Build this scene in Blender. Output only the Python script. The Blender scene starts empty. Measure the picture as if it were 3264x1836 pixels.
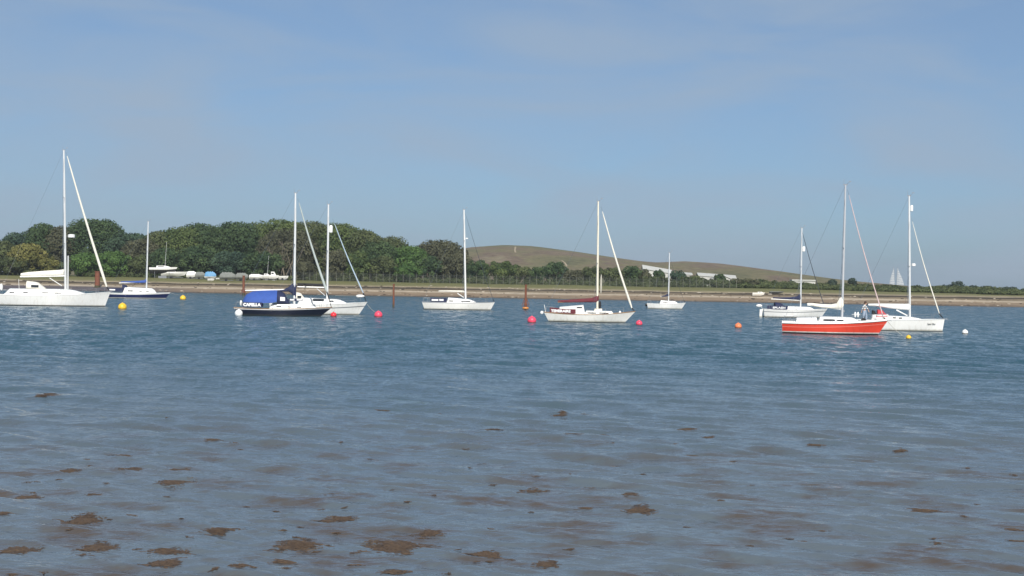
import bpy, bmesh, math, random
import numpy as np
from mathutils import Vector, Matrix, noise as mnoise

random.seed(7)
RNG = np.random.default_rng(11)
sc = bpy.context.scene
C = sc.collection
R = math.radians

# ------------------------------------------------------------------ camera
W, H, F = 3264.0, 1836.0, 5000.0           # photograph size and focal length in its pixels
CAM_H, ROLL, HORIZON = 4.0, R(1.0), 895.0
PITCH = math.atan((H / 2 - HORIZON) / F)
cam = bpy.data.objects.new('camera', bpy.data.cameras.new('camera'))
C.objects.link(cam)
cam.data.sensor_width = 36.0
cam.data.lens = 36.0 * F / W
cam.data.clip_start = 0.5
cam.data.clip_end = 8000
CM = Matrix.Rotation(math.pi / 2 - PITCH, 4, 'X') @ Matrix.Rotation(ROLL, 4, 'Z')
cam.matrix_world = Matrix.Translation((0, 0, CAM_H)) @ CM
sc.camera = cam

# ------------------------------------------------------------------ sky and sun
SUN = Vector((0.10, -0.80, 0.55)).normalized()        # direction towards the sun: behind the viewer
EL = math.asin(SUN.z)
AZ = math.atan2(SUN.x, SUN.y)
world = bpy.data.worlds.new('World')
sc.world = world
world.use_nodes = True
wn, wl = world.node_tree.nodes, world.node_tree.links
wn.clear()
def N(nodes, t, **kw):
    n = nodes.new(t)
    for k, v in kw.items():
        setattr(n, k, v)
    return n
wo = N(wn, 'ShaderNodeOutputWorld')
bg = N(wn, 'ShaderNodeBackground')
bg.inputs['Strength'].default_value = 0.083
sky = N(wn, 'ShaderNodeTexSky', sky_type='NISHITA')
sky.sun_disc = False
sky.sun_elevation = EL
sky.sun_rotation = AZ
sky.altitude = 0
sky.air_density = 0.7
sky.dust_density = 1.0
sky.ozone_density = 6.0
hs = N(wn, 'ShaderNodeMixRGB', blend_type='MULTIPLY')
hs.inputs[0].default_value = 1.0
hs.inputs[2].default_value = (0.90, 0.98, 0.96, 1)
wl.new(sky.outputs[0], hs.inputs[1])
# thin high cloud: soft streaks over the whole dome
tc = N(wn, 'ShaderNodeTexCoord')
mp = N(wn, 'ShaderNodeMapping')
mp.inputs['Scale'].default_value = (3.4, 3.4, 13.0)
mp.inputs['Rotation'].default_value = (0.05, 0.22, 0.0)
wl.new(tc.outputs['Generated'], mp.inputs['Vector'])
cn = N(wn, 'ShaderNodeTexNoise')
cn.inputs['Scale'].default_value = 1.7
cn.inputs['Detail'].default_value = 5.0
cn.inputs['Roughness'].default_value = 0.52
cn.inputs['Distortion'].default_value = 0.5
wl.new(mp.outputs[0], cn.inputs['Vector'])
cr = N(wn, 'ShaderNodeValToRGB')
cr.color_ramp.elements[0].position = 0.34
cr.color_ramp.elements[0].color = (0.36, 0.36, 0.36, 1)
cr.color_ramp.elements[1].position = 0.68
cr.color_ramp.elements[1].color = (0.85, 0.85, 0.85, 1)
wl.new(cn.outputs['Fac'], cr.inputs['Fac'])
cm_ = N(wn, 'ShaderNodeMixRGB', blend_type='MIX')
wl.new(cr.outputs['Color'], cm_.inputs[0])
wl.new(hs.outputs[0], cm_.inputs[1])
cm_.inputs[2].default_value = (3.52, 4.42, 5.58, 1)
wl.new(cm_.outputs[0], bg.inputs['Color'])
wl.new(bg.outputs[0], wo.inputs['Surface'])

sun = bpy.data.objects.new('sun', bpy.data.lights.new('sun', 'SUN'))
C.objects.link(sun)
sun.data.energy = 4.3
sun.data.angle = R(0.53)
sun.data.color = (1.0, 0.95, 0.87)
sun.rotation_euler = SUN.to_track_quat('Z', 'Y').to_euler()

sc.view_settings.view_transform = 'Standard'
sc.view_settings.look = 'None'
sc.view_settings.exposure = 0.26
sc.view_settings.gamma = 1.0
sc.view_settings.use_curve_mapping = False
sc.render.engine = 'CYCLES'
sc.cycles.max_bounces = 6
sc.cycles.filter_width = 1.5
sc.cycles.use_denoising = True

# ------------------------------------------------------------------ measuring helpers
ORG = Vector((0, 0, CAM_H))
CM3 = CM.to_3x3()
def ray(u, v):
    return (CM3 @ Vector((u - W / 2, -(v - H / 2), -F))).normalized()
def at_plane(u, v, D):
    d = ray(u, v)
    return ORG + d * (D / d.y)
def on_water(u, v):
    d = ray(u, v)
    return ORG + d * (-CAM_H / d.z)

# ------------------------------------------------------------------ materials
MATS = {}
def mat(name, col, rough=0.5, metal=0.0, var=0.12, scale=2.0, spec=0.5, bump=0.0, stretch=(1, 1, 1), coat=0.0, worn=0.0):
    if name in MATS:
        return MATS[name]
    m = bpy.data.materials.new(name)
    m.use_nodes = True
    n, l = m.node_tree.nodes, m.node_tree.links
    p = n['Principled BSDF']
    p.inputs['Roughness'].default_value = rough
    p.inputs['Metallic'].default_value = metal
    p.inputs['Specular IOR Level'].default_value = spec
    p.inputs['Coat Weight'].default_value = coat
    t = n.new('ShaderNodeTexCoord')
    mpn = n.new('ShaderNodeMapping')
    mpn.inputs['Scale'].default_value = stretch
    l.new(t.outputs['Object'], mpn.inputs[0])
    nz = n.new('ShaderNodeTexNoise')
    nz.inputs['Scale'].default_value = scale
    nz.inputs['Detail'].default_value = 4
    l.new(mpn.outputs[0], nz.inputs['Vector'])
    mx = n.new('ShaderNodeMixRGB')
    mx.inputs[1].default_value = (*[c * (1 - var) for c in col], 1)
    mx.inputs[2].default_value = (*[min(1, c * (1 + var)) for c in col], 1)
    l.new(nz.outputs['Fac'], mx.inputs[0])
    last = mx
    if worn:      # rust and dirt runs down the topsides, slime along the waterline
        ms = n.new('ShaderNodeMapping'); ms.inputs['Scale'].default_value = (5.0, 5.0, 0.45)
        l.new(t.outputs['Object'], ms.inputs[0])
        ns = n.new('ShaderNodeTexNoise'); ns.inputs['Scale'].default_value = 1.0; ns.inputs['Detail'].default_value = 4
        l.new(ms.outputs[0], ns.inputs['Vector'])
        rs = n.new('ShaderNodeMapRange'); rs.inputs['From Min'].default_value = 0.50; rs.inputs['From Max'].default_value = 0.78; rs.inputs['To Max'].default_value = worn
        l.new(ns.outputs['Fac'], rs.inputs['Value'])
        m1 = n.new('ShaderNodeMixRGB'); m1.inputs[2].default_value = (col[0] * .55, col[1] * .48, col[2] * .38, 1)
        l.new(rs.outputs[0], m1.inputs[0]); l.new(mx.outputs[0], m1.inputs[1])
        sz = n.new('ShaderNodeSeparateXYZ'); l.new(t.outputs['Object'], sz.inputs[0])
        za = n.new('ShaderNodeMath'); za.operation = 'MULTIPLY_ADD'; za.inputs[1].default_value = -0.16
        l.new(ns.outputs['Fac'], za.inputs[0]); l.new(sz.outputs['Z'], za.inputs[2])
        rz_ = n.new('ShaderNodeMapRange'); rz_.inputs['From Min'].default_value = 0.16; rz_.inputs['From Max'].default_value = 0.0; rz_.inputs['To Max'].default_value = min(worn * 2.2, 0.8)
        l.new(za.outputs[0], rz_.inputs['Value'])
        m2 = n.new('ShaderNodeMixRGB'); m2.inputs[2].default_value = (0.16, 0.15, 0.085, 1)
        l.new(rz_.outputs[0], m2.inputs[0]); l.new(m1.outputs[0], m2.inputs[1])
        last = m2
    l.new(last.outputs[0], p.inputs['Base Color'])
    if bump:
        b = n.new('ShaderNodeBump')
        b.inputs['Strength'].default_value = bump
        b.inputs['Distance'].default_value = 0.03
        l.new(nz.outputs['Fac'], b.inputs['Height'])
        l.new(b.outputs[0], p.inputs['Normal'])
    MATS[name] = m
    return m

WHITE = mat('white_gelcoat', (0.78, 0.775, 0.75), 0.3, var=0.05, scale=1.2, stretch=(0.5, 0.5, 2.5), worn=0.28)
CREAMHULL = mat('cream_gelcoat', (0.79, 0.775, 0.73), 0.35, var=0.05, scale=1.2, stretch=(0.5, 0.5, 2.5), worn=0.3)
DECK = mat('deck_paint', (0.68, 0.67, 0.63), 0.6, var=0.1)
NAVYHULL = mat('black_blue_gelcoat', (0.012, 0.015, 0.032), 0.3, var=0.3, worn=0.1)
BLUEHULL = mat('navy_gelcoat', (0.012, 0.018, 0.075), 0.25, var=0.2)
REDHULL = mat('red_gelcoat', (0.72, 0.062, 0.032), 0.42, var=0.13, scale=1.0, stretch=(0.4, 1, 1.5), worn=0.3)
REDHIGHLIGHT = mat('pale_red_highlight', (0.78, 0.22, 0.17), 0.3)  # paler red, a painted highlight along the rub rail of the red hull
ANTIFOUL = mat('black_antifouling', (0.018, 0.017, 0.017), 0.7, var=0.4, scale=4)
ALU = mat('mast_aluminium', (0.70, 0.71, 0.71), 0.38, metal=0.12, var=0.08, stretch=(1, 1, 0.2))
ALUWHITE = mat('white_painted_spar', (0.74, 0.74, 0.72), 0.35, var=0.06, stretch=(1, 1, 0.2))
ALUDARK = mat('grey_anodised_spar', (0.27, 0.28, 0.30), 0.4, metal=0.5, var=0.15, stretch=(1, 1, 0.2))
WOODMAST = mat('cream_wood_spar', (0.76, 0.71, 0.58), 0.4, var=0.1, stretch=(1, 1, 0.15))
STEEL = mat('stainless_steel', (0.6, 0.6, 0.6), 0.25, metal=0.9)
GLASS = mat('dark_window', (0.015, 0.018, 0.022), 0.1, var=0.2, spec=0.7)
SAILW = mat('white_sailcloth', (0.76, 0.73, 0.64), 0.75, var=0.12, scale=5, bump=0.5)
SAILBLUE = mat('pale_blue_sailcloth', (0.40, 0.50, 0.60), 0.75, var=0.12, scale=5)
SAILPINK = mat('pink_sacrificial_strip', (0.60, 0.46, 0.45), 0.75, var=0.2, scale=2)
SAILGREY = mat('grey_green_sailcloth', (0.42, 0.47, 0.45), 0.75, var=0.15, scale=3)
SAILDARK = mat('dark_sacrificial_strip', (0.035, 0.045, 0.06), 0.75, var=0.2, scale=2)
CANVASBLUE = mat('royal_blue_canvas', (0.032, 0.085, 0.33), 0.8, var=0.25, scale=2.5, bump=0.7)
CANVASNAVY = mat('navy_canvas', (0.012, 0.018, 0.060), 0.8, var=0.3, scale=3, bump=0.6)
CANVASMAROON = mat('maroon_canvas', (0.125, 0.018, 0.028), 0.8, var=0.3, scale=3, bump=0.6)
CANVASRED = mat('red_canvas', (0.50, 0.045, 0.055), 0.8, var=0.2, scale=3, bump=0.6)
CANVASBLACK = mat('black_canvas', (0.012, 0.012, 0.014), 0.8, var=0.3)
CANVASGREY = mat('grey_tarpaulin', (0.17, 0.18, 0.165), 0.75, var=0.3, scale=1.5, bump=0.8)
TARPBLUE = mat('pale_blue_tarpaulin', (0.10, 0.27, 0.47), 0.6, var=0.3, scale=1.5, bump=0.8)
LETTER = mat('white_lettering', (0.80, 0.80, 0.80), 0.6, var=0.03)
LETTERDARK = mat('dark_lettering', (0.03, 0.03, 0.035), 0.5)
PLASTIC = mat('white_plastic', (0.80, 0.80, 0.78), 0.35, var=0.04)
BLACK = mat('black_plastic', (0.012, 0.012, 0.013), 0.4)
TEAK = mat('varnished_wood', (0.28, 0.15, 0.06), 0.4, var=0.25, stretch=(0.3, 2, 2))
ROPE = mat('rope', (0.42, 0.40, 0.34), 0.9, var=0.2)
RUST = mat('rusty_steel', (0.17, 0.060, 0.032), 0.9, var=0.5, scale=2.5, bump=0.8)
YELLOW = mat('yellow_buoy_plastic', (0.80, 0.50, 0.035), 0.45, var=0.28, scale=4)
PINK = mat('pink_buoy_plastic', (0.86, 0.07, 0.13), 0.42, var=0.28, scale=4)
REDB = mat('red_buoy_plastic', (0.78, 0.030, 0.045), 0.42, var=0.28, scale=4)
ORANGE = mat('faded_orange_buoy_plastic', (0.80, 0.22, 0.09), 0.5, var=0.28, scale=4)
AMBER = mat('amber_float_plastic', (0.55, 0.22, 0.05), 0.5, var=0.28, scale=4)
WHITEB = mat('white_buoy_plastic', (0.80, 0.80, 0.79), 0.45, var=0.08, scale=6)
SLIME = mat('green_brown_slime', (0.055, 0.05, 0.025), 0.8, var=0.4, scale=8)
CONCRETE = mat('concrete_post', (0.18, 0.18, 0.155), 0.9, var=0.2)
WIRE = mat('fence_wire', (0.10, 0.115, 0.095), 0.6, metal=0.3)
BARK = mat('bark', (0.085, 0.068, 0.05), 0.95, var=0.4, scale=4, bump=0.8)
DEADWOOD = mat('bare_grey_wood', (0.20, 0.17, 0.13), 0.95, var=0.3, scale=4)
WALLW = mat('white_cladding', (0.46, 0.46, 0.43), 0.6, var=0.12, scale=0.6, stretch=(2, 2, 0.2))
ROOFW = mat('pale_roof_sheet', (0.48, 0.48, 0.45), 0.5, var=0.12, scale=0.5)
ROOFG = mat('grey_roof_sheet', (0.34, 0.36, 0.36), 0.5, var=0.12, scale=0.5)
SKIN = mat('skin', (0.50, 0.29, 0.20), 0.6, var=0.05)
HAIR = mat('brown_hair', (0.055, 0.03, 0.018), 0.7)
JEANS = mat('pale_blue_denim', (0.27, 0.33, 0.42), 0.9, var=0.2, scale=9)
SHOE = mat('dark_shoe', (0.02, 0.02, 0.025), 0.7)

def stripe_mat():
    m = bpy.data.materials.new('striped_jersey')
    m.use_nodes = True
    n, l = m.node_tree.nodes, m.node_tree.links
    p = n['Principled BSDF']
    p.inputs['Roughness'].default_value = 0.9
    t = n.new('ShaderNodeTexCoord')
    w = n.new('ShaderNodeTexWave')
    w.bands_direction = 'Z'
    w.inputs['Scale'].default_value = 2.4
    l.new(t.outputs['Object'], w.inputs['Vector'])
    r = n.new('ShaderNodeValToRGB')
    r.color_ramp.interpolation = 'CONSTANT'
    r.color_ramp.elements[0].color = (0.02, 0.025, 0.05, 1)
    r.color_ramp.elements[1].position = 0.38
    r.color_ramp.elements[1].color = (0.75, 0.75, 0.73, 1)
    l.new(w.outputs['Fac'], r.inputs[0])
    l.new(r.outputs[0], p.inputs['Base Color'])
    return m
STRIPE = stripe_mat()

# ------------------------------------------------------------------ mesh helpers
def tag(o, label=None, cat=None, group=None, kind=None):
    if label: o['label'] = label
    if cat: o['category'] = cat
    if group: o['group'] = group
    if kind: o['kind'] = kind
    return o
def empty(name, loc, rz=0.0):
    o = bpy.data.objects.new(name, None)
    C.objects.link(o)
    o.location = loc
    o.rotation_euler = (0, 0, rz)
    o.empty_display_size = 0.3
    return o

class MB:
    def __init__(s):
        s.v, s.f = [], []
    def add(s, vs, fs):
        k = len(s.v)
        s.v += [tuple(p) for p in vs]
        s.f += [tuple(i + k for i in f) for f in fs]
        return s
    def box(s, c, d, rz=0.0, taper=1.0):
        ca, sa = math.cos(rz), math.sin(rz)
        vs = []
        for z in (-.5, .5):
            k = 1.0 if z < 0 else taper
            for x, y in ((-.5, -.5), (.5, -.5), (.5, .5), (-.5, .5)):
                X, Y = x * d[0] * k, y * d[1] * k
                vs.append((c[0] + X * ca - Y * sa, c[1] + X * sa + Y * ca, c[2] + z * d[2]))
        return s.add(vs, [(3, 2, 1, 0), (4, 5, 6, 7), (0, 1, 5, 4), (1, 2, 6, 5), (2, 3, 7, 6), (3, 0, 4, 7)])
    def rings(s, rings, cap=True, closed=True):
        n = len(rings[0])
        vs = [p for r in rings for p in r]
        fs = []
        m = n if closed else n - 1
        for i in range(len(rings) - 1):
            for j in range(m):
                a, b = i * n + j, i * n + (j + 1) % n
                fs.append((a, b, b + n, a + n))
        if cap:
            fs.append(tuple(reversed(range(n))))
            fs.append(tuple(range((len(rings) - 1) * n, len(rings) * n)))
        return s.add(vs, fs)
    def tube(s, pts, r, seg=8, flat=1.0):
        pts = [Vector(p) for p in pts]
        if not hasattr(r, '__len__'):
            r = [r] * len(pts)
        rings = []
        for i, p in enumerate(pts):
            d = (pts[min(i + 1, len(pts) - 1)] - pts[max(i - 1, 0)]).normalized()
            a = Vector((0, 0, 1)) if abs(d.z) < 0.9 else Vector((1, 0, 0))
            x = d.cross(a).normalized()
            y = d.cross(x).normalized()
            rings.append([p + (x * math.cos(t) * flat + y * math.sin(t)) * r[i]
                          for t in [2 * math.pi * k / seg for k in range(seg)]])
        return s.rings(rings)
    def ball(s, c, r, nu=16, nv=10, bumpf=None):
        if not hasattr(r, '__len__'):
            r = (r, r, r)
        rings = []
        for i in range(nv + 1):
            th = math.pi * (0.02 + 0.96 * i / nv)
            ring = []
            for j in range(nu):
                ph = 2 * math.pi * j / nu
                k = 1.0 if bumpf is None else bumpf(th, ph)
                ring.append((c[0] + r[0] * k * math.sin(th) * math.cos(ph),
                             c[1] + r[1] * k * math.sin(th) * math.sin(ph),
                             c[2] - r[2] * k * math.cos(th)))
            rings.append(ring)
        return s.rings(rings)
    def build(s, name, m, parent=None, smooth=True, angle=35):
        me = bpy.data.meshes.new(name)
        me.from_pydata(s.v, [], s.f)
        me.update()
        o = bpy.data.objects.new(name, me)
        C.objects.link(o)
        if m: me.materials.append(m)
        if parent is not None: o.parent = parent
        if smooth:
            bm = bmesh.new(); bm.from_mesh(me)
            bmesh.ops.recalc_face_normals(bm, faces=bm.faces)
            lim = R(angle)
            for f in bm.faces: f.smooth = True
            for e in bm.edges:
                e.smooth = not (len(e.link_faces) == 2 and e.calc_face_angle(0) > lim)
            bm.to_mesh(me); bm.free()
        return o

def text_mesh(name, body, size, m, parent, width=None, bold=0.0, depth=0.004, shear=0.0):
    cu = bpy.data.curves.new(name, 'FONT')
    cu.body = body
    cu.size = size
    cu.offset = bold
    cu.extrude = depth
    cu.shear = shear
    cu.resolution_u = 3
    cu.align_x = 'LEFT'
    tmp = bpy.data.objects.new(name, cu)
    C.objects.link(tmp)
    dg = bpy.context.evaluated_depsgraph_get()
    me = bpy.data.meshes.new_from_object(tmp.evaluated_get(dg))
    bpy.data.objects.remove(tmp)
    bpy.data.curves.remove(cu)
    me.name = name
    xs = [v.co.x for v in me.vertices]
    k = (width / (max(xs) - min(xs))) if width else 1.0
    x0 = min(xs)
    for v in me.vertices:
        v.co.x = (v.co.x - x0) * k
    me.materials.clear(); me.materials.append(m)
    o = bpy.data.objects.new(name, me)
    C.objects.link(o)
    o.parent = parent
    return o

# ------------------------------------------------------------------ water
_wr = np.random.default_rng(5)
NW = 46
W_LAM = np.exp(_wr.uniform(math.log(0.35), math.log(5.5), NW))
W_DIR = R(64) + _wr.normal(0, R(19), NW)
W_PH = _wr.uniform(0, 2 * math.pi, NW)
W_AMP = 0.0050 * (W_LAM / 1.0) ** 0.45 * _wr.uniform(0.6, 1.4, NW)
def wave(x, y, spacing=0.0):
    z = np.zeros_like(x, dtype=float)
    grow = 0.95 + 1.0 * np.clip((y - 25) / 60, 0, 1)
    for i in range(NW):
        k = 2 * math.pi / W_LAM[i]
        att = np.clip((W_LAM[i] / np.maximum(spacing, 1e-6) - 2.2) / 3.0, 0, 1) if not np.isscalar(spacing) else 1.0
        a = W_AMP[i] * att
        ph = k * (x * math.cos(W_DIR[i]) + y * math.sin(W_DIR[i])) + W_PH[i]
        z += a * np.sin(ph + 0.35 * np.sin(0.37 * x + 1.3 * i))
    return z * grow

def build_water():
    rows = [-25, -5, 6, 12]
    fk = F * CAM_H * 1024 / W
    dv = np.linspace(fk / 15.0, fk / 362.0, 780)
    rows = np.concatenate([rows, fk / dv])
    core = np.linspace(-0.42, 0.42, 700)
    side = np.array([0.5, 0.6, 0.8, 1.1, 1.6, 2.4, 4.0])
    ts = np.concatenate([-side[::-1], core, side])
    Yg, Tg = np.meshgrid(rows, ts, indexing='ij')
    Xg = Tg * np.maximum(Yg, 15)
    sp = np.gradient(rows)
    Sg = np.maximum(np.repeat(sp[:, None], len(ts), 1), np.abs(np.gradient(Xg, axis=1)))
    Zg = wave(Xg, Yg, Sg)
    nr, nc = Xg.shape
    co = np.stack([Xg, Yg, Zg], -1).reshape(-1, 3).astype(np.float32)
    idx = np.arange(nr * nc).reshape(nr, nc)
    q = np.stack([idx[:-1, :-1], idx[:-1, 1:], idx[1:, 1:], idx[1:, :-1]], -1).reshape(-1, 4)
    return mesh_np('water', co, q)

def mesh_np(name, co, q, smooth=True):
    me = bpy.data.meshes.new(name)
    me.vertices.add(len(co)); me.vertices.foreach_set('co', np.ascontiguousarray(co, np.float32).ravel())
    k = q.shape[1]
    me.loops.add(q.size); me.loops.foreach_set('vertex_index', q.ravel().astype(np.int32))
    me.polygons.add(len(q))
    me.polygons.foreach_set('loop_start', np.arange(0, q.size, k, dtype=np.int32))
    me.polygons.foreach_set('loop_total', np.full(len(q), k, np.int32))
    me.polygons.foreach_set('use_smooth', np.full(len(q), smooth))
    me.update(); me.validate()
    return me

def water_mat():
    m = bpy.data.materials.new('sea_water')
    m.use_nodes = True
    n, l = m.node_tree.nodes, m.node_tree.links
    p = n['Principled BSDF']
    p.inputs['IOR'].default_value = 1.333
    p.inputs['Roughness'].default_value = 0.09
    t = n.new('ShaderNodeTexCoord')
    sx = n.new('ShaderNodeSeparateXYZ')
    l.new(t.outputs['Object'], sx.inputs[0])
    # shallow water over grey sand near the beach, deep channel further out
    wob = n.new('ShaderNodeTexNoise'); wob.inputs['Scale'].default_value = 0.07; wob.inputs['Detail'].default_value = 3
    l.new(t.outputs['Object'], wob.inputs['Vector'])
    ma = n.new('ShaderNodeMath'); ma.operation = 'MULTIPLY_ADD'
    l.new(wob.outputs['Fac'], ma.inputs[0]); ma.inputs[1].default_value = 34; l.new(sx.outputs['Y'], ma.inputs[2])
    mr = n.new('ShaderNodeMapRange'); mr.interpolation_type = 'SMOOTHSTEP'
    mr.inputs['From Min'].default_value = 36; mr.inputs['From Max'].default_value = 105
    l.new(ma.outputs[0], mr.inputs['Value'])
    mx = n.new('ShaderNodeMixRGB')
    mx.inputs[1].default_value = (0.100, 0.122, 0.138, 1)
    mx.inputs[2].default_value = (0.019, 0.066, 0.094, 1)
    l.new(mr.outputs[0], mx.inputs[0])
    wb = n.new('ShaderNodeTexNoise'); wb.inputs['Scale'].default_value = 0.55; wb.inputs['Detail'].default_value = 5; wb.inputs['Roughness'].default_value = 0.6
    l.new(t.outputs['Object'], wb.inputs['Vector'])
    wr = n.new('ShaderNodeMapRange'); wr.inputs['From Min'].default_value = 0.47; wr.inputs['From Max'].default_value = 0.63; wr.inputs['To Max'].default_value = 0.85
    l.new(wb.outputs['Fac'], wr.inputs['Value'])
    wy = n.new('ShaderNodeMapRange'); wy.inputs['From Min'].default_value = 48; wy.inputs['From Max'].default_value = 28
    l.new(sx.outputs['Y'], wy.inputs['Value'])
    wm_ = n.new('ShaderNodeMath'); wm_.operation = 'MULTIPLY'; l.new(wr.outputs[0], wm_.inputs[0]); l.new(wy.outputs[0], wm_.inputs[1])
    mw = n.new('ShaderNodeMixRGB'); mw.inputs[2].default_value = (0.075, 0.050, 0.030, 1)
    l.new(wm_.outputs[0], mw.inputs[0]); l.new(mx.outputs[0], mw.inputs[1])
    l.new(mw.outputs[0], p.inputs['Base Color'])
    # ripples
    mpn = n.new('ShaderNodeMapping'); mpn.inputs['Rotation'].default_value = (0, 0, R(-28)); mpn.inputs['Scale'].default_value = (0.6, 1.25, 1)
    l.new(t.outputs['Object'], mpn.inputs[0])
    n1 = n.new('ShaderNodeTexNoise'); n1.inputs['Scale'].default_value = 3.2; n1.inputs['Detail'].default_value = 3.5; n1.inputs['Roughness'].default_value = 0.55
    l.new(mpn.outputs[0], n1.inputs['Vector'])
    mp2 = n.new('ShaderNodeMapping'); mp2.inputs['Rotation'].default_value = (0, 0, R(-8)); mp2.inputs['Scale'].default_value = (0.55, 1.0, 1)
    l.new(t.outputs['Object'], mp2.inputs[0])
    n2 = n.new('ShaderNodeTexNoise'); n2.inputs['Scale'].default_value = 0.62; n2.inputs['Detail'].default_value = 4; n2.inputs['Roughness'].default_value = 0.6
    l.new(mp2.outputs[0], n2.inputs['Vector'])
    # the channel is choppier than the sheltered shallows
    ch = n.new('ShaderNodeMapRange'); ch.inputs['From Min'].default_value = 22; ch.inputs['From Max'].default_value = 110
    ch.inputs['To Min'].default_value = 0.03; ch.inputs['To Max'].default_value = 0.12
    l.new(sx.outputs['Y'], ch.inputs['Value'])
    b1 = n.new('ShaderNodeBump'); b1.inputs['Strength'].default_value = 1.0; b1.inputs['Distance'].default_value = 0.045
    l.new(n1.outputs['Fac'], b1.inputs['Height'])
    b2 = n.new('ShaderNodeBump'); b2.inputs['Strength'].default_value = 1.0
    l.new(ch.outputs[0], b2.inputs['Distance'])
    l.new(n2.outputs['Fac'], b2.inputs['Height']); l.new(b1.outputs[0], b2.inputs['Normal'])
    # wind chop out in the channel: facets leaning every way, those facing the beach showing most
    fac = n.new('ShaderNodeMapRange'); fac.interpolation_type = 'SMOOTHSTEP'
    fac.inputs['From Min'].default_value = 26; fac.inputs['From Max'].default_value = 120
    l.new(sx.outputs['Y'], fac.inputs['Value'])
    def chop(sx_, sy_, rot, k):
        mq = n.new('ShaderNodeMapping'); mq.inputs['Scale'].default_value = (sx_, sy_, 1); mq.inputs['Rotation'].default_value = (0, 0, R(rot))
        l.new(t.outputs['Object'], mq.inputs[0])
        nq = n.new('ShaderNodeTexNoise'); nq.inputs['Scale'].default_value = 1.0; nq.inputs['Detail'].default_value = 2.5; nq.inputs['Roughness'].default_value = 0.6
        l.new(mq.outputs[0], nq.inputs['Vector'])
        sb = n.new('ShaderNodeVectorMath'); sb.operation = 'SUBTRACT'; sb.inputs[1].default_value = (0.5, 0.5, 0.5)
        l.new(nq.outputs['Color'], sb.inputs[0])
        ml = n.new('ShaderNodeVectorMath'); ml.operation = 'MULTIPLY'; ml.inputs[1].default_value = (k * 0.7, k, 0.0)
        l.new(sb.outputs[0], ml.inputs[0])
        return ml
    c1, c2, c3 = chop(1.0, 0.33, -6, 0.72), chop(2.6, 2.2, -20, 0.62), chop(5.5, 4.0, -25, 0.55)
    ad = n.new('ShaderNodeVectorMath'); ad.operation = 'ADD'; l.new(c1.outputs[0], ad.inputs[0]); l.new(c2.outputs[0], ad.inputs[1])
    ab = n.new('ShaderNodeVectorMath'); ab.operation = 'ADD'; l.new(ad.outputs[0], ab.inputs[0]); ab.inputs[1].default_value = (0, -0.15, 0)
    sc_ = n.new('ShaderNodeVectorMath'); sc_.operation = 'SCALE'; l.new(ab.outputs[0], sc_.inputs[0]); l.new(fac.outputs[0], sc_.inputs['Scale'])
    s3 = n.new('ShaderNodeMapRange'); s3.inputs['From Min'].default_value = 18; s3.inputs['From Max'].default_value = 60
    s3.inputs['To Min'].default_value = 0.22; s3.inputs['To Max'].default_value = 1.0
    l.new(sx.outputs['Y'], s3.inputs['Value'])
    sd = n.new('ShaderNodeVectorMath'); sd.operation = 'SCALE'; l.new(c3.outputs[0], sd.inputs[0]); l.new(s3.outputs[0], sd.inputs['Scale'])
    a3 = n.new('ShaderNodeVectorMath'); a3.operation = 'ADD'; l.new(sd.outputs[0], a3.inputs[0]); l.new(sc_.outputs[0], a3.inputs[1])
    an = n.new('ShaderNodeVectorMath'); an.operation = 'ADD'; l.new(a3.outputs[0], an.inputs[0]); l.new(b2.outputs[0], an.inputs[1])
    nm = n.new('ShaderNodeVectorMath'); nm.operation = 'NORMALIZE'; l.new(an.outputs[0], nm.inputs[0])
    l.new(nm.outputs[0], p.inputs['Normal'])
    return m
me = build_water()
me.materials.append(water_mat())
water = bpy.data.objects.new('water', me)
C.objects.link(water)
tag(water, kind='structure')

# ------------------------------------------------------------------ far shore
PD = [-200, 345, 352, 357, 366, 370, 371.5, 374, 388, 400, 430, 9000]
PZ = [-0.8, -0.8, -0.35, 0.0, 1.15, 1.75, 2.05, 2.35, 3.15, 3.3, 3.4, 3.4]
def vnoise(x, y, s, seed=0.0):
    return mnoise.noise(Vector((x * s, y * s, seed)))
def ground_z(x, y):
    yy = y + 1.6 * vnoise(x, 0, 0.035, 3.1) + 0.8 * vnoise(x, y, 0.16, 9.2)
    z = float(np.interp(yy, PD, PZ))
    k = min(max((y - 356) / 10.0, 0), 1)
    z += k * (0.10 * vnoise(x, y, 0.25, 1.0) + 0.18 * vnoise(x, y, 0.05, 5.0))
    if x > 60: z -= 0.55 * min((x - 60) / 60, 1) * k
    return z
def on_ground(u, v, y0=352.0, y1=1600.0):
    d = ray(u, v)
    y = y0
    while y < y1:
        p = ORG + d * (y / d.y)
        if p.z <= ground_z(p.x, p.y):
            return Vector((p.x, p.y, ground_z(p.x, p.y)))
        y += 0.25
    p = ORG + d * (390 / d.y)
    return Vector((p.x, 390, ground_z(p.x, 390)))

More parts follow.
